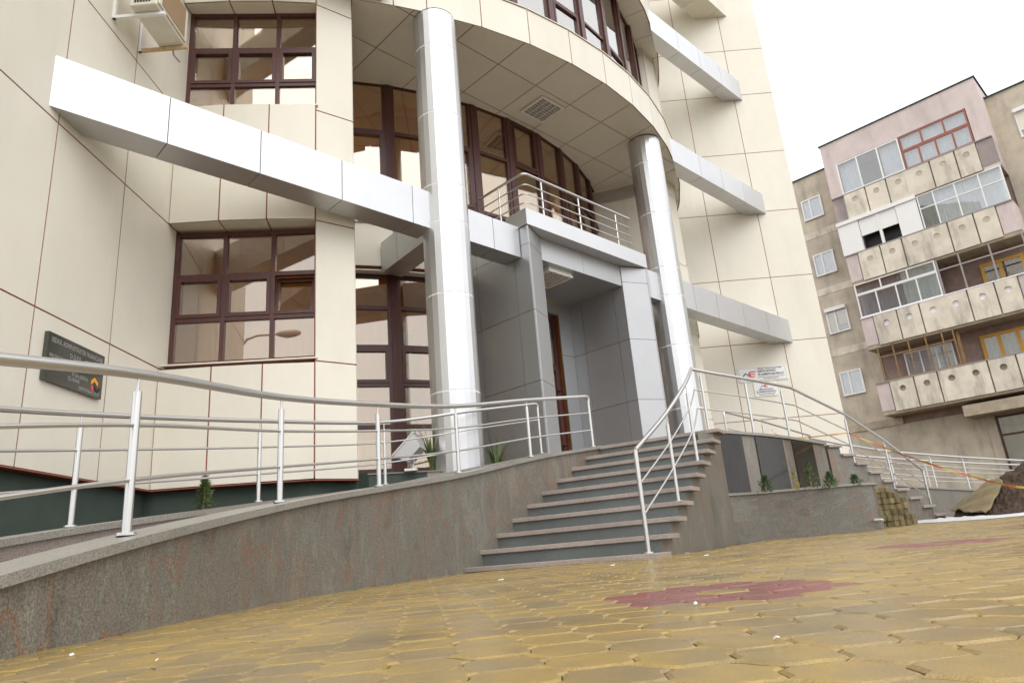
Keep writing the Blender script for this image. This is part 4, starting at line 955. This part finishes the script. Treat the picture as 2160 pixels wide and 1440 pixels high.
# barrier tape
def tape(pts, label, wd=.032):
    P = crom(pts, 14); t = thing('barrier_tape', P[0], label, 'tape', 'barrier tape'); i = 0; k = 0
    while i < len(P)-1:
        j = min(i+3, len(P)-1); mb = MB(); v = []
        for q in range(i, j+1):
            tw = math.sin(q*.33)*.8; s = Vector((math.sin(tw)*.6, math.sin(tw)*.4, math.cos(tw)))*wd*.5; v += [P[q]-s, P[q]+s]
        mb.add(v, [(2*q, 2*q+1, 2*q+3, 2*q+2) for q in range(j-i)]); mb.build('stripe', M['tapeo'] if k % 2 == 0 else M['tapey'], t, recalc=False); i = j; k += 1
    return t
hb = rp3[0]+Vector((0, 0, .55))
tape([hb, Vector((6.15, 11.3, 1.27)), Vector((6.28, 10.0, .80)), Vector((6.30, 9.0, .56)), Vector((6.6, 7.6, .40))], 'orange and yellow barrier tape stretched from the far stair post across the plaza')
tape([Vector((4.86, 13.5, 2.20)), Vector((4.95, 13.45, 2.08)), Vector((5.3, 13.2, 1.96)), hb], 'orange barrier tape sagging from the landing rail to the far stair post', .024)
stk = thing('barrier_stake', (6.6, 7.6, gz(6.6, 7.6)), 'thin steel stake holding the end of the barrier tape', 'stake'); MB().tube([(6.6, 7.6, .0), (6.6, 7.6, .55)], .008, 8).build('rod', M['galv'], stk)
# scraps of litter
lit = [(1.555, 7.249), (1.457, 6.078), (2.057, 7.616), (-0.981, 1.935), (0.642, 5.782), (0.456, 2.114), (0.426, 1.354), (-1.438, 2.31), (-1.974, 4.417), (-0.208, 4.965)]
for k, (lx, ly) in enumerate(lit):
    p = Vector((lx, ly, gz(lx, ly))); s = .005 if p.y < 3 else .012
    a = random.uniform(0, 6.28); e = Vector((math.cos(a), math.sin(a), 0)); q = Vector((-e.y, e.x, 0))
    o = MB().add([p-e*s*1.6-q*s*.6+Vector((0, 0, .004)), p+e*s*1.4-q*s*.5+Vector((0, 0, .005)), p+e*s*1.7+q*s*.6+Vector((0, 0, .009)), p-e*s*1.2+q*s*.7+Vector((0, 0, .006)),
                  p-e*s*1.6-q*s*.6+Vector((0, 0, .007)), p+e*s*1.4-q*s*.5+Vector((0, 0, .008)), p+e*s*1.7+q*s*.6+Vector((0, 0, .012)), p-e*s*1.2+q*s*.7+Vector((0, 0, .009))],
                 [(0, 3, 2, 1), (4, 5, 6, 7), (0, 1, 5, 4), (1, 2, 6, 5), (2, 3, 7, 6), (3, 0, 4, 7)]).build('paper_scrap', M['white'])
    tag(o, 'tiny white paper scrap lying on the yellow paving', 'litter', 'paper scraps on the paving')

# ================================================================= APARTMENT BLOCK
apt = thing('apartment_block', (*uv(24, 0), .3), 'weathered pink and beige apartment block with stacked concrete balconies', 'building')
UA = 24.0; UW = 25.2
def abox(name, m, parent, u0, u1, v0, v1, z0, z1, bevel=0): return MB().prism([uv(u0, v0), uv(u1, v0), uv(u1, v1), uv(u0, v1)], z0, z1).build(name, m, parent, bevel=bevel)
abox('wall', M['apw'], apt, UW, UW+9, -14, -2.9, .0, 18.15); abox('wall', M['apw'], apt, UW, UW+9, 3.86, 16, 0, 18.15)
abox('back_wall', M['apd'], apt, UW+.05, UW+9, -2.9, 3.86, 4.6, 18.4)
abox('ground_floor_wall', M['apw'], apt, UW-.02, UW+9, -2.895, 3.855, 0, 4.6)
abox('roof_edge', M['roofd'], apt, UW-.08, UW+9, -14, -2.9, 18.15, 18.2); abox('roof_edge', M['roofd'], apt, UW-.08, UW+9, 3.86, 16, 18.15, 18.2)
abox('roof_edge', M['roofd'], apt, UA-.06, UW+9, -3.06, 3.92, 18.76, 18.81)
abox('attic_wall', M['app'], apt, UA, UW+6, -3.0, 3.86, 17.52, 18.75)
for v0, v1 in ((-3.0, -2.45), (3.25, 3.86)): abox('pier', M['app'], apt, UA, UW+.04, v0, v1, 14.35, 17.52)
for z in (4.93,): abox('string_course', M['apslab'], apt, UW-.06, UW, -14, -2.6, 4.6, 4.93)
for z in (8.4, 11.6, 14.7): abox('string_course', M['apc'], apt, UW-.015, UW, -14, -2.95, z, z+.35)
# balconies
PZ = [(5.08, 6.42), (8.15, 9.55), (11.32, 12.72), (14.45, 15.78)]
pan = [(-2.42, -1.46), (-1.40, -.52), (-.46, 1.36), (1.42, 2.36), (2.42, 3.2)]
for bi, (z0, z1) in enumerate(PZ):
    b = abox('balcony', M['apslab'], apt, UA+.02, UW+.1, -3.0, 3.86, z0-.12, z0+.06)
    abox('parapet_backing', M['apw'], b, UA+.10, UA+.16, -2.98, 3.84, z0+.06, z1-.02)
    abox('end_block', M['app'], b, UA, UA+.1, -3.0, -2.47, z0+.06, z1); 
    abox('end_block', M['app'], b, UA, UA+.1, 3.24, 3.86, z0+.06, z1)
    abox('end_wall', M['app'], b, UA+.16, UW+.05, -3.0, -2.9, z0+.06, z1-.01); abox('end_wall', M['app'], b, UA+.16, UW+.05, 3.76, 3.86, z0+.06, z1-.01)
    for pi2, (v0, v1) in enumerate(pan):
        # concrete panel with one or two round holes
        holes = [(v0+v1)/2] if v1-v0 < 1.2 else [v0+.46, v1-.46]
        zc = z0+.92; rad = .135; mb = MB(); nseg = 16
        cuts = [v0]+([(holes[0]+holes[1])/2] if len(holes) == 2 else [])+[v1]
        for hI, hc in enumerate(holes):
            a, c = cuts[hI], cuts[hI+1]; lo, hi = z0-.02, z1-.03
            for dep_u, in ((UA-.05,),):
                ring = [(hc+rad*math.cos(2*math.pi*k/nseg), zc+rad*math.sin(2*math.pi*k/nseg)) for k in range(nseg)]
                def sq(k):
                    t = 2*math.pi*k/nseg; x, z = math.cos(t), math.sin(t); s_ = 1/max(abs(x), abs(z)); x *= s_; z *= s_
                    return (hc+(x*(c-hc) if x > 0 else x*(hc-a)), zc+(z*(hi-zc) if z > 0 else z*(zc-lo)))
                sqv = [sq(k) for k in range(nseg)]
                P = lambda q, u_: V3(uv(u_, q[0]), q[1])
                vv = [P(q, UA-.05) for q in ring]+[P(q, UA-.05) for q in sqv]+[P(q, UA+.09) for q in ring]+[P(q, UA+.09) for q in sqv]
                ff = []
                for k in range(nseg):
                    k2 = (k+1) % nseg; ff += [(k, k2, nseg+k2, nseg+k), (k, 2*nseg+k, 2*nseg+k2, k2), (nseg+k, nseg+k2, 3*nseg+k2, 3*nseg+k), (2*nseg+k, 3*nseg+k, 3*nseg+k2, 2*nseg+k2)]
                mb.add(vv, ff)
        mb.build('parapet_panel', M['apc'], b)
        if bi >= 1:
            for hc in holes:
                MB().tube([V3(uv(UA+.02 if bi == 1 else UA-.03, hc), zc), V3(uv(UA+.08, hc), zc)], rad-.002, 16).build('blocked_hole', M['apw' if bi > 1 else 'lace'], b)
    abox('sill_rail', M['greym' if bi != 1 else 'lace'], b, UA-.06, UA+.12, -3.0, 3.86, z1-.02, z1+.03)
    abox('ceiling_edge', M['apslab'], b, UA+.05, UA+.1, -3, 3.86, z0-.14, z0+.05)
nA = Vector((-S2, -S2))
def awin(parent, u, v0, v1, rows, cols, fm, gm, bw=.05, name='window', sash=()):
    return frame_grid(name, parent, uv(u, v0), uv(u, v1), rows, cols, nA, fm, gm, bw, .07, sash=sash)
def curtain(u, v0, v1, z0, z1, m='lace', parent=apt):
    mb = MB(); n = max(4, int((v1-v0)/.05)); v = []
    for k in range(n+1):
        vv = v0+(v1-v0)*k/n; d = .02*math.sin(k*2.1); v += [V3(uv(u+d, vv), z0), V3(uv(u+d, vv), z1)]
    mb.add(v, [(2*k, 2*k+1, 2*k+3, 2*k+2) for k in range(n)], True); mb.build('curtain', M[m], parent, recalc=False)
# top storey
awin(apt, UA+.03, -2.45, .42, [15.82, 17.5], [0, .335, .665, 1], M['white'], M['apglass'], .06)
awin(apt, UA+.03, .45, 3.22, [15.80, 16.73], [0, .25, .5, .75, 1], M['redwood'], M['apglass'], .07); awin(apt, UA+.03, .45, 3.22, [16.735, 17.5], [0, .333, .667, 1], M['redwood'], M['apglass'], .07); curtain(UA+.24, .5, 3.2, 16.75, 17.45)
curtain(UA+.25, -2.4, -1.5, 15.9, 17.45); curtain(UA+.25, -.5, .38, 15.9, 17.45); curtain(UA+.22, .5, 3.2, 15.9, 16.75)
# fourth storey: white shutters box, then lace-curtained glazing
ww = abox('shutter_enclosure', M['white'], apt, UA-.06, UA+.1, -3.04, -2.08, 12.75, 14.3); abox('shutter_enclosure', M['white'], apt, UA-.06, UA+.1, -.40, .48, 12.75, 14.3)
abox('shutter_box', M['white'], apt, UA-.12, UA+.12, -3.06, .5, 14.28, 14.46)
for v0, v1 in ((-2.06, -1.26), (-1.16, -.42)): abox('roller_shutter', M['white'], apt, UA-.02, UA+.03, v0, v1, 13.44, 14.3)
abox('window_post', M['white'], apt, UA-.05, UA+.06, -1.27, -1.15, 12.75, 14.3)
abox('dark_room_sheet', M['black'], apt, UA+.4, UA+.45, -2.1, -.4, 12.7, 14.3)  # black sheet standing in for the unlit depth behind the shutters
awin(apt, UA+.03, .52, 3.82, [12.72, 13.72, 14.38], [0, .2, .46, .74, 1], M['white'], M['apglass'], .05)
curtain(UA+.22, 1.1, 3.78, 12.8, 14.35); abox('teal_back', M['teal'], apt, UA+.7, UA+.75, .5, 1.2, 12.7, 14.4)
fb = thing('flower_box', V3(uv(UA+.2, .8), 12.75), 'box of pink flowers inside the open balcony window', 'flower box'); MB().prism([uv(UA+.14, .58), uv(UA+.30, .58), uv(UA+.30, 1.12), uv(UA+.14, 1.12)], 12.75, 12.88).build('trough', M['redwood'], fb)
for k in range(26):
    p = V3(uv(UA+.22+random.uniform(-.06, .06), random.uniform(.6, 1.1)), 12.9+random.uniform(0, .2)); r_ = random.uniform(.025, .05)
    MB().add([p+Vector((r_*random.uniform(-1, 1), r_*random.uniform(-1, 1), r_*random.uniform(-1, 1))) for _ in range(5)], [(0, 1, 2), (2, 3, 4), (0, 3, 4), (1, 2, 4)]).build('flower', M['pinkfl'] if k % 3 == 0 else M['leaf'], fb, recalc=False)
# third storey
awin(apt, UA+.03, -2.95, .52, [9.58, 10.71], [0, .25, .5, .75, 1], M['white'], M['apglass'], .055); awin(apt, UA+.03, -2.95, .52, [10.715, 11.24], [0, .333, .667, 1], M['white'], M['apglass'], .055)
curtain(UA+.35, -2.9, .5, 9.6, 11.2, 'net')
of = MB()
for v in (.58, 1.45, 2.6, 3.8): of.prism([uv(UA, v-.03), uv(UA+.06, v-.03), uv(UA+.06, v+.03), uv(UA, v+.03)], 9.56, 11.25)
of.prism([uv(UA+.003, .55), uv(UA+.057, .55), uv(UA+.057, 3.83), uv(UA+.003, 3.83)], 10.68, 10.74); of.build('open_frame', M['greym'], apt)
# second storey timber frame
of = MB()
for v in (-2.6, -1.95, -1.3, -.6, .05, .48): of.prism([uv(UA, v-.025), uv(UA+.05, v-.025), uv(UA+.05, v+.025), uv(UA, v+.025)], 6.44, 8.08)
of.prism([uv(UA+.003, -2.6), uv(UA+.047, -2.6), uv(UA+.047, .5), uv(UA+.003, .5)], 7.55, 7.6); of.prism([uv(UA+.003, -2.6), uv(UA+.047, -2.6), uv(UA+.047, .5), uv(UA+.003, .5)], 6.44, 6.5); of.build('open_frame', M['wood'], apt)
abox('timber_screen', M['wood'], apt, UA+.3, UA+.36, .50, .62, 6.44, 8.08)
# doors and windows on the back wall of open balconies
awin(apt, UW-.04, -1.9, .1, [6.6, 7.75], [0, .33, .66, 1], M['white'], M['apglass'], .06); curtain(UW-.0, -1.85, .05, 6.6, 7.7)
dr_ = awin(apt, UW-.04, 1.15, 3.2, [5.3, 7.7], [0, .33, .66, 1], M['woody'], M['apglass'], .13); curtain(UW-.0, 1.2, 3.15, 5.4, 7.6)
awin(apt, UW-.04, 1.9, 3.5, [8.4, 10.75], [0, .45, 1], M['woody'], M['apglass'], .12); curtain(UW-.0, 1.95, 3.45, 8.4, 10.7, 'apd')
# windows of the side strips
for k, (z0, z1) in enumerate(((15.73, 16.88), (12.6, 13.78), (9.52, 10.72), (6.37, 7.55))):
    awin(apt, UW-.05, -4.9, -3.87, [z0, z1], [0, .42, 1], M['white'], M['apglass'], .07)
    if k == 2:
        abox('roller_shutter', M['shutter'], apt, UW-.05, UW-.04, -4.85, -4.42, z0+.1, z1-.1); abox('roller_shutter', M['shutter'], apt, UW-.05, UW-.04, -4.36, -3.92, z0+.35, z1-.1); abox('shutter_box', M['white'], apt, UW-.2, UW-.03, -4.9, -3.87, z1-.08, z1+.1)
    else: curtain(UW-.02, -4.82, -3.95, z0+.05, z1-.05)
for z0, z1 in ((15.7, 16.9), (12.6, 13.8), (9.5, 10.7)):
    awin(apt, UW-.02, 4.7, 6.1, [z0, z1], [0, .5, 1], M['white'], M['apglass'], .07); abox('roller_shutter', M['shutter'], apt, UW-.06, UW-.05, 4.76, 6.04, z0+.3, z1-.07)
    abox('shutter_box', M['white'], apt, UW-.2, UW-.03, 4.7, 6.1, z1-.02, z1+.14)
# shop front at street level
abox('canopy', M['apslab'], apt, UA-.1, UW, .1, 12, 4.3, 4.75)
awin(apt, UW-.03, .9, 6, [1.4, 3.45, 4.25], [0, .25, .5, .75, 1], M['frame'], M['apglass'], .08); abox('dark_room_sheet', M['greym'], apt, UW+.0, UW+.02, .9, 6, 1.3, 4.28) if False else None
abox('shop_pier', M['apw'], apt, UW-.1, UW, .55, .88, 0, 4.3)
